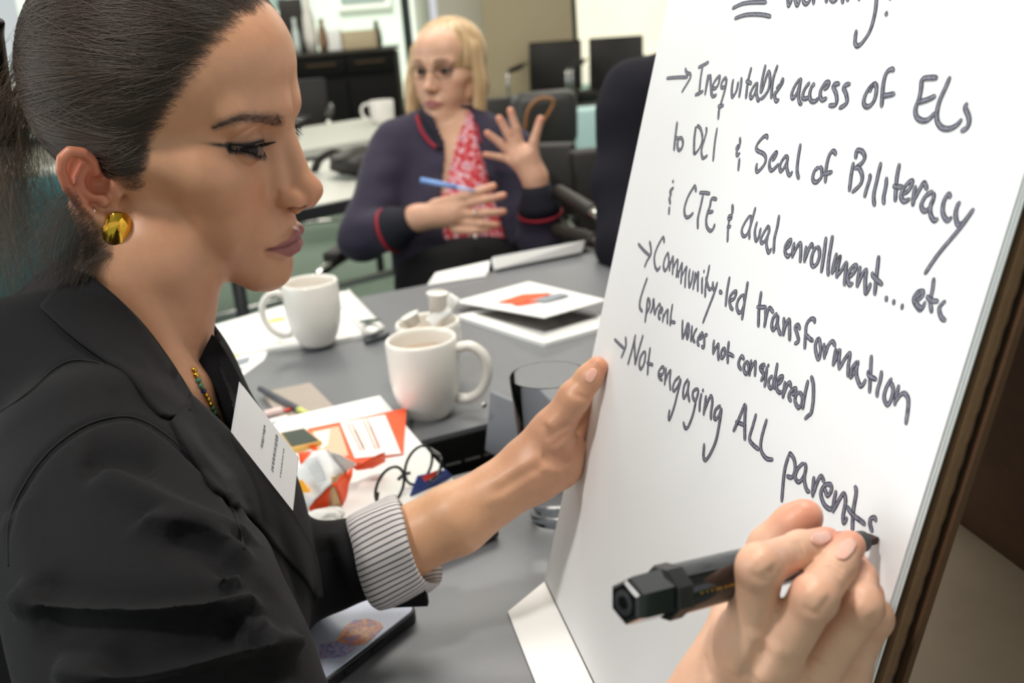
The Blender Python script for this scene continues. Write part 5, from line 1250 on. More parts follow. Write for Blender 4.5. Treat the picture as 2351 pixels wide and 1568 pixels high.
# ---------------------------------------------------------------- bare forearms and hands
def padw(p): return float((np.asarray(p)-P0)@nV)
def finger(P, pts, rs, k=.004): return s_chain(P, pts, rs, k)
# left hand on the far edge of the pad
lw = dep(1212, 1082, .80)
lf = [dep(925, 1252, .79), dep(1040, 1190, .79), dep(1140, 1126, .795), lw]
def edge(v, w, u=0.0): return PP(u, v, w)
lth = [dep(1228, 1062, .80), dep(1262, 1000, .795), dep(1318, 912, .790), dep(1352, 868, .7885), dep(1371, 842, .788)]
lfing = []
for i, v in enumerate((.215, .185, .150, .118)):
    base = dep(1290, 985+32*i, .815)
    lfing.append([base, PP(-.006, v+.005, -.034), PP(.030, v+.004, -.036), PP(.052-.004*abs(i-1), v, -.034)])
def lhand(P):
    f = s_chain(P, lf, [.0280, .0262, .0208, .0180], .006)
    f = smin(f, s_cap(P, dep(1060, 1200, .80), dep(1215, 1095, .804), .018, .012), .02)
    pm = s_chain(P, [dep(1225, 1078, .803), dep(1278, 1040, .812)], [.0205, .0215], .01)
    pm = smin(pm, s_cap(P, dep(1238, 1090, .80), dep(1285, 1078, .812), .012, .0135), .012)
    pm = smin(pm, s_cap(P, dep(1218, 1050, .797), dep(1268, 985, .796), .016, .0150), .012)
    f = smin(f, pm, .02)
    g = smin(f, s_chain(P, lth, [.016, .0150, .0122, .0100, .0082], .005), .008)
    for q in lfing: g = np.minimum(g, smin(f, s_chain(P, q, [.0105, .009, .0083, .0072], .004), .010))
    g = smin(g, s_cap(P, dep(1160, 1140, .785), dep(1230, 1070, .7825), .0022, .0022), .006)   # tendon
    g = smin(g, s_cap(P, dep(1180, 1128, .782), dep(1215, 1100, .782), .003, .002), .005)
    return g
V1, Q1 = sdf_mesh(lhand, (-.15, .55, .70), (.14, .98, 1.02), .0015)
_keep = bV; bV, _bq = V1, bQ; bQ = Q1
sculpt([([(1120, 1120), (1170, 1085), (1215, 1062), (1250, 1040)], .0050, .0012), ([(1100, 1165), (1160, 1135), (1220, 1098), (1250, 1088)], .0045, .0011), ([(1130, 1140), (1190, 1100), (1240, 1068)], .004, -.0010),
 ([(1250, 1010), (1290, 985), (1335, 965)], .0035, -.0016), ([(1262, 1030), (1300, 1000), (1338, 985)], .003, -.0014), ([(1240, 1045), (1275, 1050), (1310, 1060)], .005, -.0022), ([(1250, 985), (1290, 950), (1330, 905)], .006, .0016),
 ([(1318, 905), (1340, 912), (1355, 918)], .002, -.0008), ([(1235, 1075), (1270, 1080), (1300, 1085)], .004, .0016)])
V1 = bV; bV, bQ = _keep, _bq
# right hand with the marker
W0 = dep(1694, 1690, .432)
MC = [dep(1716, 1475, .394), dep(1768, 1522, .392), dep(1862, 1552, .400), dep(1935, 1560, .412)]
FI = [[MC[0], dep(1744, 1300, .3755), dep(1838, 1262, .398), dep(1896, 1244, .411)],
      [MC[1], dep(1868, 1372, .3725), dep(1918, 1304, .394), dep(1950, 1254, .407)],
      [MC[2], dep(1976, 1392, .389), dep(1972, 1330, .407), dep(1958, 1294, .417)],
      [MC[3], dep(2004, 1418, .408), dep(1990, 1365, .420), dep(1968, 1330, .426)]]
FR = [[.0105, .0082, .0072, .0062], [.0105, .0083, .0073, .0064], [.0100, .0080, .0070, .0060], [.0090, .0070, .0062, .0054]]
TH = [dep(1672, 1560, .428), dep(1712, 1390, .438), dep(1772, 1258, .437), dep(1826, 1206, .434), dep(1851, 1184, .432)]
RF = [W0, dep(1500, 1830, .440), dep(1200, 1900, .45), dep(800, 1860, .455)]
def rhand(P):
    f = s_chain(P, RF, [.0225, .0275, .034, .036], .01)
    f = smin(f, s_cap(P, dep(1640, 1640, .425), dep(1560, 1740, .430), .019, .023), .02)
    pal = None
    for i, mcp in enumerate(MC):
        c = s_cap(P, mcp+CF*.010, W0+CR*(.006*(i-1.5)), .0125, .017); pal = c if pal is None else smin(pal, c, .012)
    pal = smin(pal, s_cap(P, dep(1690, 1600, .428), dep(1712, 1450, .425), .0165, .012), .014)
    f = smin(f, pal, .016)
    g = f
    for q, r in zip(FI, FR):
        d = s_chain(P, q, r, .003)
        d = smin(d, s_ell(P, q[1]-CF*.0020, (.0068, .0068, .0068)), .004)      # knuckle
        d = smin(d, s_ell(P, q[0]-CF*.0035, (.0085, .0085, .0080)), .006)
        g = np.minimum(g, smin(f, d, .008))
    t = s_chain(P, TH, [.015, .0115, .0092, .0086, .0068], .006)
    g = np.minimum(g, smin(f, t, .012))
    return g
V2, Q2 = sdf_mesh(rhand, (-.16, .22, .78), (.20, .50, 1.06), .0012)
V2 = smooth_mesh(V2, Q2, 1, .4)
_keep, _bq = bV, bQ; bV, bQ = V2, Q2
sculpt([([(1832, 1236), (1842, 1258), (1846, 1282)], .0013, -.0007), ([(1822, 1240), (1832, 1264), (1836, 1286)], .0013, -.0006), ([(1896, 1296), (1916, 1308), (1932, 1322)], .0013, -.0007), ([(1904, 1284), (1924, 1298), (1940, 1310)], .0013, -.0006),
 ([(1728, 1276), (1748, 1290), (1762, 1310)], .0035, .0012), ([(1722, 1312), (1742, 1330), (1766, 1336)], .0014, -.0006), ([(1846, 1352), (1870, 1366), (1890, 1384)], .0035, .0012), ([(1838, 1392), (1866, 1408), (1888, 1408)], .0014, -.0006), ([(1962, 1386), (1984, 1400), (1996, 1416)], .003, .0010),
 ([(1740, 1440), (1710, 1500), (1690, 1560)], .004, .0012), ([(1790, 1470), (1760, 1530), (1735, 1566)], .004, .0014), ([(1880, 1510), (1850, 1560)], .004, .0012), ([(1755, 1470), (1730, 1530), (1712, 1566)], .004, -.0012), ([(1620, 1500), (1622, 1530), (1632, 1560)], .002, -.0007)])
V2 = bV; bV, bQ = _keep, _bq
# one body: head, neck, both forearms and hands
def bridge_bm(bm, pa, pb, path, rads):
    pa, pb = Vector(pa), Vector(pb); fa = min(bm.faces, key=lambda f: (f.verts[0].co-pa).length_squared); fb = min(bm.faces, key=lambda f: (f.verts[0].co-pb).length_squared)
    A, B = list(fa.verts), list(fb.verts)[::-1]; bm.faces.remove(fa); bm.faces.remove(fb)
    rings = [A]
    for i, (p, r) in enumerate(zip(path, rads)):
        p = Vector(p); t = (Vector(path[min(i+1, len(path)-1)])-Vector(path[max(i-1, 0)])).normalized(); u = t.orthogonal().normalized(); v = t.cross(u)
        rings.append([bm.verts.new(p+(u*math.cos(k*math.pi/2)+v*math.sin(k*math.pi/2))*r) for k in range(4)])
    rings.append(B)
    for r0, r1 in zip(rings[:-1], rings[1:]):
        best = min(((d, s) for d in (1, -1) for s in range(4)), key=lambda q: sum((r0[k].co-r1[(q[1]+q[0]*k) % 4].co).length for k in range(4)))
        m_ = [r1[(best[1]+best[0]*k) % 4] for k in range(4)]
        for k in range(4): bm.faces.new((r0[k], r0[(k+1) % 4], m_[(k+1) % 4], m_[k]))
        r1[:] = m_
def join_body(o, parts, bridges=()):
    me = o.data; bm = bmesh.new(); bm.from_mesh(me)
    for V, Q, C in parts:
        tmp = bpy.data.meshes.new('t'); V = np.asarray(V); tmp.vertices.add(len(V)); tmp.vertices.foreach_set('co', V.ravel().astype(np.float32))
        tmp.loops.add(Q.size); tmp.loops.foreach_set('vertex_index', Q.ravel().astype(np.int32)); tmp.polygons.add(len(Q)); tmp.polygons.foreach_set('loop_start', np.arange(0, Q.size, 4, dtype=np.int32)); tmp.update(calc_edges=True)
        ca = tmp.color_attributes.new('Col', 'FLOAT_COLOR', 'POINT'); cc = np.ones((len(V), 4), np.float32); cc[:, :3] = C; ca.data.foreach_set('color', cc.ravel())
        bm.from_mesh(tmp); bpy.data.meshes.remove(tmp)
    for b_ in bridges: bridge_bm(bm, *b_)
    bm.to_mesh(me); bm.free(); me.polygons.foreach_set('use_smooth', [True]*len(me.polygons)); me.update()
def hand_cols(V, skin, tips, knuckles):
    C = np.tile(np.array(lin(skin)[:3]), (len(V), 1)); pink = np.array(lin('#d3735a')[:3])
    for p in tips: w = np.exp(-(np.linalg.norm(V-p, axis=1)/.011)**2)*.55; C = C*(1-w[:, None])+pink*w[:, None]
    for p in knuckles: w = np.exp(-(np.linalg.norm(V-p, axis=1)/.009)**2)*.35; C = C*(1-w[:, None])+np.array(lin('#c4705a')[:3])*w[:, None]
    return C
c1_ = hand_cols(V1, '#cb9a77', [lth[-1]], [lth[2]]); _w = sstep(.10, .0, np.linalg.norm(V1-lth[1], axis=1))*.55; c1_ = c1_*(1-_w[:, None])+np.array(lin('#b5806c')[:3])*_w[:, None]; c2_ = hand_cols(V2, '#d9ab90', [q[-1] for q in FI]+[TH[-1], TH[-2]], [q[1] for q in FI])
join_body(body, [(V1, Q1, c1_), (V2, Q2, c2_)], [
    (lsl_p[-1]-cuffax*.035, nk[3][0]-np.array([0, 0, .03]), [lsl_p[3], lsl_p[2], lsl_p[1], lsl_p[0], dep(330, 1010, .83)], [.022, .026, .028, .028, .03]),
    (EL, nk[3][0]-np.array([0, 0, .03]), [EL, slv_p[3], slv_p[2], slv_p[1], slv_p[0], dep(270, 1080, .70)], [.028, .03, .03, .03, .03, .03])])
bvh2 = BVHTree.FromPolygons([tuple(v) for v in V2], [tuple(q) for q in Q2.tolist()]); bvh1 = BVHTree.FromPolygons([tuple(v) for v in V1], [tuple(q) for q in Q1.tolist()])
M_nail = mat('nail_pink', '#e0ab9a', .22, coat=.3)
def nail(cx, cy, ax, ay, bx, by, bv, lift=.0003):
    """nail plate: centre, half-length axis and half-width axis in the picture, laid on the finger"""
    n = 7; G = np.zeros((n, n, 3))
    for i in range(n):
        for j in range(n):
            u, v = 2*i/(n-1)-1, 2*j/(n-1)-1; k_ = math.sqrt(1-.5*v*v*.9); uu, vv = u*math.sqrt(max(0, 1-.42*v*v)), v*math.sqrt(max(0, 1-.42*u*u))
            p, nn = hit(cx+ax*uu+bx*vv, cy+ay*uu+by*vv, bv)
            if p is None: return
            G[i, j] = p+nn*lift
    grid_surface('fingernail', G, M_nail, pers, .0005, 2)
nail(1884, 1236, 22, -8, 8, 12, bvh2); nail(1941, 1262, 17, -22, 14, 9, bvh2); nail(1357, 862, 9, -15, 9, 5, bvh1)
# ---------------------------------------------------------------- marker
mk = thing('marker', 'thick black marker held in the writing hand, its nib on the paper', 'marker', PEN_TIP)
TIP = PEN_TIP; END = dep(1432, 1384, .357); axm = END-TIP; Lm = np.linalg.norm(axm); axm /= Lm
um = np.cross(axm, [0, 0, 1]); um /= np.linalg.norm(um); vm = np.cross(um, axm)
def ring_loft(prof, sides, name, m, parent, twist=0.0, smooth=True):
    V, Fc = [], []
    for (t, r) in prof:
        for k in range(sides):
            th = 2*math.pi*k/sides+twist; V.append(TIP+axm*t+(um*math.cos(th)+vm*math.sin(th))*r)
    for i in range(len(prof)-1):
        for k in range(sides): l = (k+1) % sides; Fc.append((i*sides+k, i*sides+l, (i+1)*sides+l, (i+1)*sides+k))
    Fc.append(tuple(range(sides-1, -1, -1))); Fc.append(tuple((len(prof)-1)*sides+k for k in range(sides)))
    o = mesh_obj(name, V, Fc, m, parent, smooth); return sharp(o, 30) if smooth else o
M_mk = mat('black_gloss_plastic', '#0b0b0c', .16, coat=.6); M_mkm = mat('black_satin_plastic', '#191a1b', .4)
bm = bmesh.new()
nb_ = TIP+axm*.0002
bm = frame_box(nb_-um*.0028-vm*.0016, um*.0056, vm*.0032, axm*.012, .0005); bm_obj('nib', bm, mat('marker_felt', '#3a2422', .8), mk, smooth=False)
ring_loft([(.0075, .0040), (.008, .0046), (.020, .0050), (.021, .0058)], 24, 'collar', mat('grey_collar', '#2f3334', .5), mk)
ring_loft([(.021, .0062), (.027, .0072), (.040, .0080), (.048, .0088), (Lm-.025, .0092), (Lm-.0225, .0090)], 32, 'barrel', M_mk, mk)
ring_loft([(Lm-.0255, .0096), (Lm-.0248, .0101), (Lm-.0185, .0101), (Lm-.0178, .0096)], 8, 'ridge', M_mkm, mk, .2)
ring_loft([(Lm-.021, .0090), (Lm-.004, .0086), (Lm-.001, .0080), (Lm, .0068)], 6, 'end_cap', M_mk, mk, .35)
ring_loft([(Lm, .0045), (Lm+.0003, .0045), (Lm+.0004, .0025), (Lm-.0005, .0022)], 20, 'end_plug', M_mkm, mk)
for k in range(3):
    th = 2.2+.16*k; a = um*math.cos(th)+vm*math.sin(th)
# gold label print along the barrel
pv = []
Mg = mat('gold_print', '#a98b3f', .3, .8)
for i, (t0, t1) in enumerate([(Lm-a-b, Lm-a) for a, b in ((.0285, .0015), (.0315, .001), (.034, .001), (.0365, .0035), (.041, .002), (.0435, .0045), (.049, .002), (.052, .004), (.057, .003))]):
    V = []
    # facing the viewer, a little above the middle
    view = -CF-axm*np.dot(-CF, axm); view /= np.linalg.norm(view); up_ = np.cross(axm, view)
    for t in (t0, t1):
        for s in (.0, .09): d = view*math.cos(s)+up_*math.sin(s)*-1; V.append(TIP+axm*t+d*.00935)
    mesh_obj('print', V, [(0, 1, 3, 2)], Mg, mk, smooth=False)
# ---------------------------------------------------------------- necklace and badge
NK = [(447, 846), (455, 868), (466, 890), (477, 912), (487, 933), (497, 952), (508, 968), (520, 985)]
nkl = None
Pn = []
for x, y in catpx(NK, 9):
    p, n = hit(x, y); p = p if p is not None else dep(x, y, .735); Pn.append(p-CF*.002)
nkl = tube('necklace', Pn, .0008, M_gold, pers, 6)
Mb = [mat('bead_gold', '#c79a3a', .25, .9), mat('bead_blue', '#1f2c4f', .3), mat('bead_green', '#3e6f55', .3), M_gold]
bmm = bmesh.new(); bmesh.ops.create_icosphere(bmm, subdivisions=2, radius=.0021); bme = [bpy.data.meshes.new('bead') for _ in Mb]
for me_, m_ in zip(bme, Mb): bmm.to_mesh(me_); me_.materials.append(m_); me_.polygons.foreach_set('use_smooth', [True]*len(me_.polygons))
Lc = np.concatenate([[0], np.cumsum(np.linalg.norm(np.diff(np.array(Pn), axis=0), axis=1))])
for i, s in enumerate(np.arange(.001, Lc[-1], .0040)):
    p = [np.interp(s, Lc, np.array(Pn)[:, c]) for c in range(3)]
    o = bpy.data.objects.new('bead', bme[(i*7+i//3) % 4]); COL.objects.link(o); o.parent = nkl; o.matrix_parent_inverse = root_of(nkl).inverted(); o.location = p
q0, q1, q2, q3 = dep(558, 886, .662), dep(686, 1050, .648), dep(673, 1172, .640), dep(538, 1000, .655)
badge = slabpx('name_badge', 'white name badge in a clear sleeve clipped inside her lapel', 'badge', [q3, q2, q1, q0], .0012, mat('badge_card', '#dcd9d8', .3, coat=.4))
nbn = np.cross(q1-q0, q3-q0); nbn /= np.linalg.norm(nbn); nbn = nbn if nbn@CF < 0 else -nbn
def onb(a, b): return q0*(1-a)*(1-b)+q1*a*(1-b)+q2*a*b+q3*(1-a)*b+nbn*.0016
Mt = mat('badge_text', '#6d6e74', .6)
# small lettering that cannot be read from here: the same dark runs along the card
for (a, b0, b1, w_) in ((.42, .18, .62, .035), (.62, .08, .80, .042), (.76, .16, .72, .016)):
    b = b0; r_ = random.Random(int(a*100))
    while b < b1:
        l = r_.uniform(.03, .07); V = [onb(a, b), onb(a+w_*r_.uniform(.6, 1), b), onb(a+w_*r_.uniform(.6, 1), b+l), onb(a, b+l)]
        mesh_obj('lettering', V, [(0, 1, 2, 3)], Mt, badge, smooth=False); b += l+r_.uniform(.008, .025)
slv_ = [q0+nbn*.0012, q0-(q1-q0)*.06+nbn*.001, q3-(q2-q3)*.05+nbn*.001, q3+nbn*.0012]
mesh_obj('clear_sleeve', slv_, [(0, 1, 2, 3)], mat('clear_vinyl', '#d9d8da', .15), badge, smooth=False)
# ================================================================ the woman in spectacles
def head_frame(origin, fwd, up, sc):
    f = np.array(fwd, float); f /= np.linalg.norm(f); u = np.array(up, float); u -= f*(u@f); u /= np.linalg.norm(u); r_ = np.cross(f, u); Mx = np.stack([r_, f, u], 1)
    s_ = np.array(sc, float); o = np.asarray(origin, float)
    return (lambda L: o+((np.asarray(L, float)*s_/1000) @ Mx.T)), (lambda P: ((np.asarray(P)-o) @ Mx)*1000/s_), Mx
w2 = thing('person', 'blonde woman in spectacles and a navy red trimmed cardigan, hands raised, blue pen', 'person', (-.12, 2.4, .45))
t2w, t2l, M2 = head_frame(dep(1032, 156, 2.39), (-.44, -.90, .03), (.045, .03, 1), (1.0, 1.0, .985))
def tors2(P):
    f = ax_ell(P, dep(1045, 430, 2.40), (.165, .19, .105)); f = smin(f, ax_ell(P, dep(1055, 590, 2.37), (.155, .19, .115)), .06)
    f = smin(f, s_chain(P, [dep(915, 338, 2.39), dep(1030, 296, 2.43), dep(1168, 342, 2.40)], [.058, .058, .055], .02), .05); return f
neck2 = [dep(1040, 220, 2.42), dep(1042, 330, 2.43)]
def skin2(P):
    L = t2l(P).astype(np.float32); f = head_sdf(L, 1.15)*np.float32(.001)
    f = smin(f, s_cap(P, neck2[0], neck2[1], .052, .058), .012)
    return smin(f, tors2(P)+.016, .03)
sV, sQ = sdf_mesh(skin2, (-.40, 2.18, .72), (.16, 2.66, 1.30), .0036)
C2 = face_colors(t2l(sV), '#d2a489', '#a8625e', .8, .55, 1.15)
RW = [dep(905, 515, 2.22), dep(960, 500, 2.19)]
rh = [[dep(1000, 470, 2.18), dep(1065, 452, 2.16), dep(1132, 428, 2.15)], [dep(1060, 470, 2.165), dep(1115, 458, 2.15), dep(1156, 449, 2.15)], [dep(1062, 492, 2.165), dep(1115, 489, 2.15), dep(1156, 486, 2.15)],
      [dep(1060, 510, 2.17), dep(1105, 513, 2.155), dep(1140, 516, 2.155)], [dep(1045, 528, 2.175), dep(1085, 530, 2.16), dep(1120, 527, 2.16)]]
rr_ = [[.0135, .0105, .0085], [.0105, .009, .0078], [.0105, .009, .0078], [.010, .0086, .0074], [.009, .0076, .0066]]
LW = [dep(1238, 470, 2.25), dep(1228, 408, 2.235)]
lh2 = [[dep(1222, 380, 2.225), dep(1226, 325, 2.21), dep(1241, 274, 2.20)], [dep(1195, 345, 2.225), dep(1185, 295, 2.21), dep(1172, 254, 2.20)], [dep(1185, 350, 2.23), dep(1165, 305, 2.22), dep(1146, 272, 2.21)],
       [dep(1180, 360, 2.235), dep(1148, 328, 2.225), dep(1119, 306, 2.215)], [dep(1185, 375, 2.235), dep(1150, 361, 2.23), dep(1114, 355, 2.225)]]
def hands2(P):
    f = s_chain(P, RW, [.027, .025]); f = smin(f, s_cap(P, RW[1], dep(1040, 490, 2.175), .026, .030), .02); g = f
    for q, r_ in zip(rh, rr_): g = np.minimum(g, smin(f, s_chain(P, q, r_, .004), .010))
    h = s_chain(P, LW, [.027, .025]); h = smin(h, s_chain(P, [LW[1], dep(1205, 365, 2.232)], [.026, .033]), .02); k = h
    for q, r_ in zip(lh2, rr_): k = np.minimum(k, smin(h, s_chain(P, q, r_, .004), .010))
    return np.minimum(g, k)
hV2, hQ2 = sdf_mesh(hands2, (-.32, 2.0, .72), (.14, 2.34, 1.10), .0030)
b2 = mesh_obj('body', sV, sQ, M_skin2, w2); set_col(b2, C2)
join_body(b2, [(hV2, hQ2, hand_cols(hV2, '#cf9f86', [q[-1] for q in rh+lh2], []))], [
    (RW[0], dep(915, 360, 2.40), [dep(832, 545, 2.29), dep(905, 400, 2.38)], [.025, .03]), (LW[0], dep(1165, 365, 2.41), [dep(1242, 555, 2.30), dep(1180, 400, 2.38)], [.025, .03])])
for s in (1, -1): eyeball(s, (.02, 1, .12), w2, t2w)
# blouse, cardigan, skirt
nt = NT('red_floral'); nz = noise_node(nt, 75, 3, rough=.7); rp = ramp_node(nt, nz.outputs[0], [(.36, lin('#a30f1b')), (.50, lin('#c81c30')), (.56, lin('#e0cfd8')), (.62, lin('#a85270')), (.68, lin('#b51626'))]); nt.link(rp.outputs[0], nt.b.inputs['Base Color']); nt.set(Roughness=.6)
blV, blQ = sdf_mesh(lambda P: tors2(P)+.010, (-.40, 2.15, .60), (.16, 2.66, 1.05), .005)
blV, blQ = cut_px(blV, blQ, [(960, 240), (1080, 240), (1050, 320), (1030, 400), (1022, 445), (1000, 440), (990, 330)])
mesh_obj('blouse', blV, blQ, nt.m, w2)
M_nav = mat('navy_knit', '#2a2438', .85, var=.12, vscale=300, bump=.4, bscale=900, sheen=.10); M_navd = mat('dark_navy_rib', '#131320', .85); M_rtrim = mat('red_trim', '#93172b', .7)
def card2(P):
    f = tors2(P)
    f = smin(f, s_chain(P, [dep(905, 345, 2.38), dep(832, 545, 2.29), dep(905, 525, 2.23)], [.060, .053, .045], .015), .025)
    f = smin(f, s_chain(P, [dep(1180, 355, 2.38), dep(1242, 555, 2.30), dep(1240, 480, 2.26)], [.056, .050, .043], .015), .02)
    return smax(f, -s_cap(P, neck2[0], dep(1042, 290, 2.43), .056, .058), .01)
cV, cQ = sdf_mesh(card2, (-.44, 2.1, .55), (.22, 2.66, 1.10), .0045)
for amp, q in ((.006, (850, 430)), (.005, (835, 500)), (.005, (900, 400))):
    pass
cV = cV+vnormals(cV, cQ)*(np.array([noise.noise(Vector((v[0]*16, v[1]*10, v[2]*22))) for v in cV])*.006)[:, None]
OPEN = [(985, 245), (1082, 245), (1100, 330), (1128, 420), (1158, 520), (1190, 640), (1030, 640), (1008, 470), (1016, 400), (1022, 335)]
cV, cQ = cut_px(cV, cQ, OPEN, True, True)
card = mesh_obj('cardigan', cV, cQ, M_nav, w2); card.modifiers.new('thick', 'SOLIDIFY').thickness = .004
cardb = BVHTree.FromPolygons([tuple(v) for v in cV], [tuple(q) for q in cQ.tolist()])
def trim(pts, r_, m, name='trim', lift=.002):
    P = []
    for x, y in catpx(pts, 8):
        p, n = hit(x, y, cardb)
        if p is not None: P.append(p+n*lift)
    if len(P) > 3: tube(name, P, r_, m, card, 8)
trim([(958, 268), (968, 300), (985, 325), (1002, 340)], .0045, M_rtrim); trim([(1092, 285), (1098, 310), (1102, 330)], .0035, M_rtrim)
trim([(965, 262), (985, 290), (1004, 318), (1012, 345)], .007, M_navd, 'collar'); trim([(1072, 262), (1085, 300), (1098, 345), (1128, 420)], .006, M_navd, 'collar')
def cuffring(a, b, r0, r1, m, name):
    a, b = np.asarray(a), np.asarray(b); V, Fc = tube_mesh([a, a*.7+b*.3, a*.3+b*.7, b], [r0, r0*1.03, r1*1.03, r1], 24, cap=False); o = mesh_obj(name, V, Fc, m, card); o.modifiers.new('t', 'SOLIDIFY').thickness = .004
cuffring(dep(893, 530, 2.235), dep(952, 503, 2.195), .0475, .034, M_navd, 'cuff'); cuffring(dep(891, 531, 2.236), dep(899, 528, 2.232), .0495, .0495, M_rtrim, 'trim')
cuffring(dep(1240, 490, 2.262), dep(1230, 424, 2.24), .0465, .033, M_navd, 'cuff'); cuffring(dep(1241, 494, 2.264), dep(1240, 486, 2.26), .0485, .0485, M_rtrim, 'trim')
def skirt2(P): 
    f = ax_ell(P, dep(1075, 650, 2.36), (.17, .13, .14)); return smin(f, s_chain(P, [dep(1040, 700, 2.33), dep(1000, 900, 2.0)], [.09, .075]), .04)
kV, kQ = sdf_mesh(lambda P: np.minimum(skirt2(P), s_chain(P, [dep(1130, 690, 2.33), dep(1120, 880, 2.0)], [.09, .075])), (-.5, 1.8, .2), (.3, 2.66, .85), .010)
kV, kQ = cut_px(kV, kQ, [(0, -500), (2351, -500), (2351, 535), (0, 535)])
mesh_obj('skirt', kV, kQ, mat('black_skirt', '#070708', .7, spec=.2), w2)
tube('skirt_button', [dep(1092, 545, 2.243), dep(1092, 545, 2.238)], .006, M_silver2, w2, 12)
# blonde bob
def bob(P):
    L = t2l(P).astype(np.float32)
    f = s_ell(L, (0, -10, 32), (82, 98, 85))
    f = smin(f, s_chain(L, [(72, 22, 40), (84, 34, -30), (80, 44, -95)], [17, 17, 17]), 14)
    f = smin(f, s_chain(L, [(-68, 8, 40), (-80, 6, -30), (-76, 8, -100)], [18, 17, 17]), 14)
    f = smin(f, s_ell(L, (0, -50, -35), (76, 45, 75)), 20)
    f = smax(f, -s_ell(L, (7, 95, -34), (52, 62, 81)), 8)
    f = smax(f, -s_ell(L, (0, 8, -62), (62, 70, 62)), 8)
    return f*np.float32(.001)
oV, oQ = sdf_mesh(bob, (-.30, 2.2, .88), (.15, 2.6, 1.34), .0035)
oL = t2l(oV); ang = np.arctan2(oL[:, 0], oL[:, 1]+10)
oV = oV+vnormals(oV, oQ)*(np.sin(ang*46+oL[:, 2]*.02)*.0009+np.sin(ang*19+2)*.0010)[:, None]
nt = NT('blonde_hair'); nz = noise_node(nt, 60, 4, stretch=(1, 1, .08)); rp = ramp_node(nt, nz.outputs[0], [(.3, lin('#9c7c54')), (.55, lin('#c9a97e')), (.8, lin('#e0cdab'))]); nt.link(rp.outputs[0], nt.b.inputs['Base Color']); nt.set(Roughness=.42)
mesh_obj('hair', oV, oQ, nt.m, w2)
br2 = []
M_br2 = mat('fair_brow', '#6b4f3d', .8)
for s in (1, -1):
    P = [t2w((s*x, y, z)) for x, y, z in ((14, 101, 19), (28, 98, 23), (44, 84, 21))]; tube('eyebrow', catmull(P, 5), .0016, M_br2, w2, 6)
sp = bpy.data.objects.new('spectacles', None)
M_wire = mat('wire_rim', '#5a4a40', .3, .8)
for s in (1, -1):
    P = [t2w((s*32+21*math.cos(a), 93-abs(math.cos(a)*s+1)*1.0-((s*32+21*math.cos(a))/32)**2*1.5, -4+15*math.sin(a))) for a in np.linspace(0, 2*math.pi, 28, endpoint=False)]
    g_ = tube('spectacle_rim', P, .0012, M_wire, w2, 6, closed=True)
    tube('temple', catmull([t2w((s*53, 88, 2)), t2w((s*70, 50, 2)), t2w((s*77, 0, -2))], 5), .0008, M_wire, g_, 6)
tube('spectacle_bridge', catmull([t2w((-11, 96, -2)), t2w((0, 101, 0)), t2w((11, 96, -2))], 5), .0008, M_wire, w2, 6)
P = [dep(1093+3*math.cos(a), 490+9*math.sin(a), 2.148+.008*math.cos(a)) for a in np.linspace(0, 2*math.pi, 16, endpoint=False)]
tube('finger_ring', P, .0016, M_silver2, w2, 8, closed=True)
pb = thing('pen', 'light blue pen held between the blonde woman\'s fingers', 'pen', dep(965, 413, 2.16))
tube('barrel', [dep(966, 413, 2.165), dep(1050, 430, 2.15)], .0058, mat('blue_plastic', '#7fa3df', .35), pb, 12)
tube('point', [dep(1050, 430, 2.15), dep(1092, 438, 2.143)], [.005, .0022], mat('pale_blue_plastic', '#aebfe6', .35), pb, 12)
c5 = dep(1040, 700, 2.45); chair('black chair the blonde woman sits on, chrome arm at her left', (c5[0]+.02, 2.44, 0), -.35)
# ================================================================ third person, mostly behind the pad
p3 = thing('person', 'person in a dark navy jacket mostly hidden behind the easel pad', 'person', (.36, 1.95, .45))
t3w, t3l, M3 = head_frame(dep(1640, -70, 1.95), (-.5, -.85, -.1), (.0, .05, 1), (1.02, 1.02, 1.03))
def skin3(P):
    f = head_sdf(t3l(P).astype(np.float32), 1.0)*np.float32(.001); f = smin(f, s_cap(P, dep(1640, 20, 2.0), dep(1640, 190, 2.02), .055, .06), .012)
    return f
v3, q3 = sdf_mesh(skin3, (.2, 1.65, .98), (.62, 2.25, 1.52), .005)
b3_ = mesh_obj('body', v3, q3, M_skin2, p3); set_col(b3_, face_colors(t3l(v3), '#c99b80', '#a06058', .5, .2, 1.0))
def hands3(P):
    g = None
    for a, b, s in ((dep(1530, 636, 1.79), dep(1580, 672, 1.70), 1), (dep(1725, 636, 1.86), dep(1690, 676, 1.76), -1)):
        d = b-a; d[2] = 0; d /= np.linalg.norm(d); q = np.array([-d[1], d[0], 0]); c = b.copy(); c[2] = TZ+.026
        f = smin(s_cap(P, a, c, .026, .024), s_cap(P, c+q*.018, c-q*.018, .020, .020), .02); k = f
        for i, l in enumerate((.068, .078, .073, .058)):
            o = c+d*.022+q*(.024-.016*i); m_ = o+d*l*.5+np.array([0, 0, .004]); e = o+d*l; e[2] = TZ+.009; k = np.minimum(k, smin(f, s_chain(P, [o, m_, e], [.0105, .0092, .0075], .004), .01))
        o = c+q*.024*s; k = np.minimum(k, smin(f, s_chain(P, [c, o+d*.01, o+d*.04+q*.012*s-np.array([0, 0, .008])], [.014, .012, .0085], .004), .01))
        g = k if g is None else np.minimum(g, k)
    return g
v3h, q3h = sdf_mesh(hands3, (.1, 1.4, .70), (.8, 2.1, .95), .0035)
_nb = dep(1640, 190, 2.02)
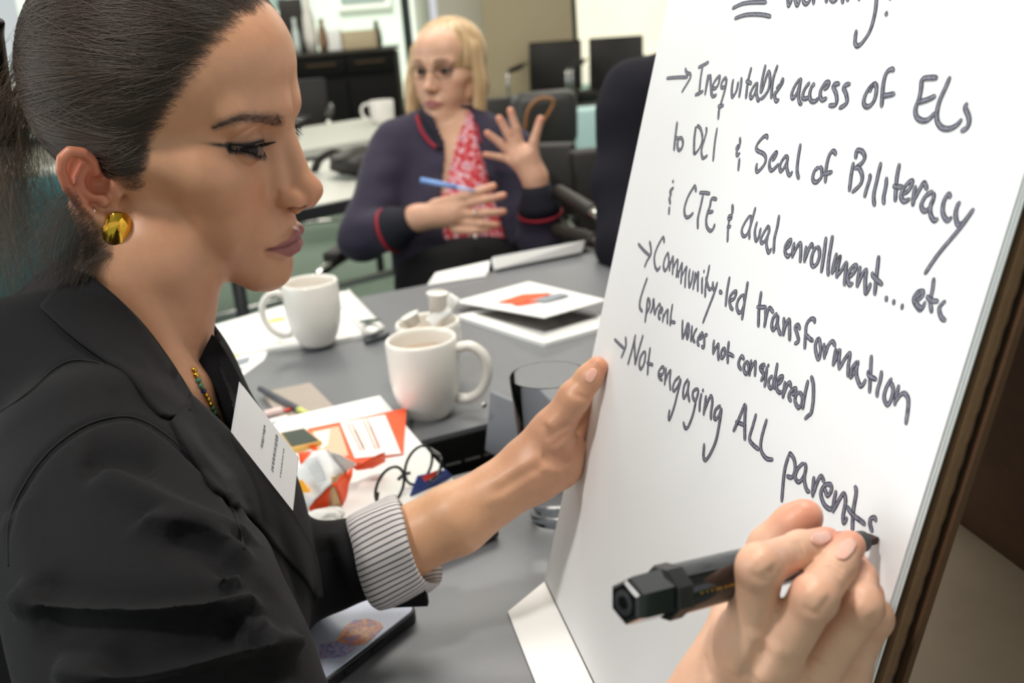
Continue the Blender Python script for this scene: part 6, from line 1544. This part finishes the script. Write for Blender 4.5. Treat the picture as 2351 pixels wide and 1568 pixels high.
join_body(b3_, [(v3h, q3h, hand_cols(v3h, '#c99b80', [], []))], [(dep(1530, 636, 1.79), _nb-np.array([.02, 0, .05]), [dep(1440, 560, 1.90), dep(1475, 250, 1.98)], [.025, .03]), (dep(1725, 636, 1.86), _nb-np.array([-.02, 0, .05]), [dep(1860, 560, 2.0), dep(1800, 270, 2.05)], [.025, .03])])
hv, hq = sdf_mesh(lambda P: smax(s_ell(t3l(P).astype(np.float32), (0, -14, 24), (82, 98, 100)), -s_ell(t3l(P).astype(np.float32), (0, 88, -44), (62, 64, 100)), 8)*np.float32(.001), (.2, 1.65, .98), (.62, 2.25, 1.56), .006)
mesh_obj('hair', hv, hq, mat('brown_hair', '#3a2c22', .5), p3)
def jack3(P):
    f = s_chain(P, [dep(1475, 235, 1.98), dep(1620, 180, 2.02), dep(1800, 260, 2.05)], [.085, .08, .085], .03)
    f = smin(f, ax_ell(P, dep(1620, 480, 2.02), (.19, .26, .12)), .05)
    f = smin(f, s_chain(P, [dep(1470, 240, 1.97), dep(1436, 420, 1.95), dep(1440, 560, 1.90), dep(1540, 640, 1.78)], [.080, .062, .058, .05], .02), .02)
    f = smin(f, s_chain(P, [dep(1800, 260, 2.05), dep(1860, 560, 2.0), dep(1720, 640, 1.85)], [.075, .06, .05], .02), .02)
    return f
jv, jq = sdf_mesh(jack3, (.05, 1.6, .55), (.85, 2.35, 1.25), .007)
jv = jv+vnormals(jv, jq)*(np.array([noise.noise(Vector((v[0]*9, v[1]*9, v[2]*13+4))) for v in jv])*.010)[:, None]
mesh_obj('jacket', jv, jq, mat('navy_suiting', '#14131c', .85, var=.12, vscale=300, spec=.2), p3)
c6 = dep(1590, 520, 2.25); ch6 = chair('black chair under the person in the navy jacket', (c6[0]+.02, 2.24, 0), .12)
# its front loop of bent tube, chrome at the bend, black pads on the straights
Pa = catmull([dep(1283, 442, 2.22), dep(1350, 482, 2.10), dep(1378, 500, 2.06), dep(1394, 528, 2.05), dep(1398, 560, 2.06)], 6)
tube('arm_loop', Pa, .0125, M_chrome, ch6, 10)
tube('arm_pad', catmull([dep(1281, 440, 2.22), dep(1330, 468, 2.13), dep(1362, 488, 2.085)], 5), .016, M_leath, ch6, 10)
tube('arm_loop', catmull([dep(1278, 530, 2.22), dep(1340, 545, 2.12), dep(1385, 558, 2.06), dep(1408, 574, 2.05)], 6), .0125, M_chrome, ch6, 10)
tube('arm_pad', catmull([dep(1276, 529, 2.22), dep(1330, 542, 2.135), dep(1368, 553, 2.08)], 5), .016, M_leath, ch6, 10)
# ================================================================ behind the writing woman
gt = thing('lounge_chair', 'dark teal upholstered chair behind the writing woman\'s ponytail', 'chair', (-.95, 1.75, 0))
M_teal = mat('teal_fabric', '#1f4a4c', .85, var=.08, vscale=200)
b0 = dep(-120, 560, 1.75)
bm_obj('backrest', frame_box(np.array([b0[0]-.35, b0[1], .45]), np.array([.58, .1, 0]), np.array([-.02, .12, 0]), np.array([0, .04, .52]), .05, 4), M_teal, gt)
bm_obj('seat', frame_box(np.array([b0[0]-.35, b0[1]-.5, .30]), np.array([.58, .1, 0]), np.array([-.1, .55, 0]), np.array([0, 0, .15]), .04, 4), M_teal, gt)
for sx in (0, 1):
    for sy in (0, 1): p = np.array([b0[0]-.30+.48*sx, b0[1]-.42+.45*sy+.08*sx]); tube('leg', [(p[0], p[1], 0), (p[0], p[1], .31)], .018, M_chrome, gt, 10)

# seat and trousers of the writing woman, below the frame
wch = chair('black chair the woman in the blazer sits on', (-.44, .50, 0), math.atan2(.4128, .9108)+math.pi/2)
def trous(P): return np.minimum(s_chain(P, [np.array([-.42, .62, .56]), np.array([-.05, .80, .58]), np.array([-.02, .82, .12])], [.085, .062, .05], .03), s_chain(P, [np.array([-.36, .44, .56]), np.array([.02, .55, .58]), np.array([.05, .57, .12])], [.085, .062, .05], .03))
tV, tQ = sdf_mesh(trous, (-.6, .3, .02), (.2, .95, .72), .012)
mesh_obj('trousers', tV, tQ, M_blz, pers)
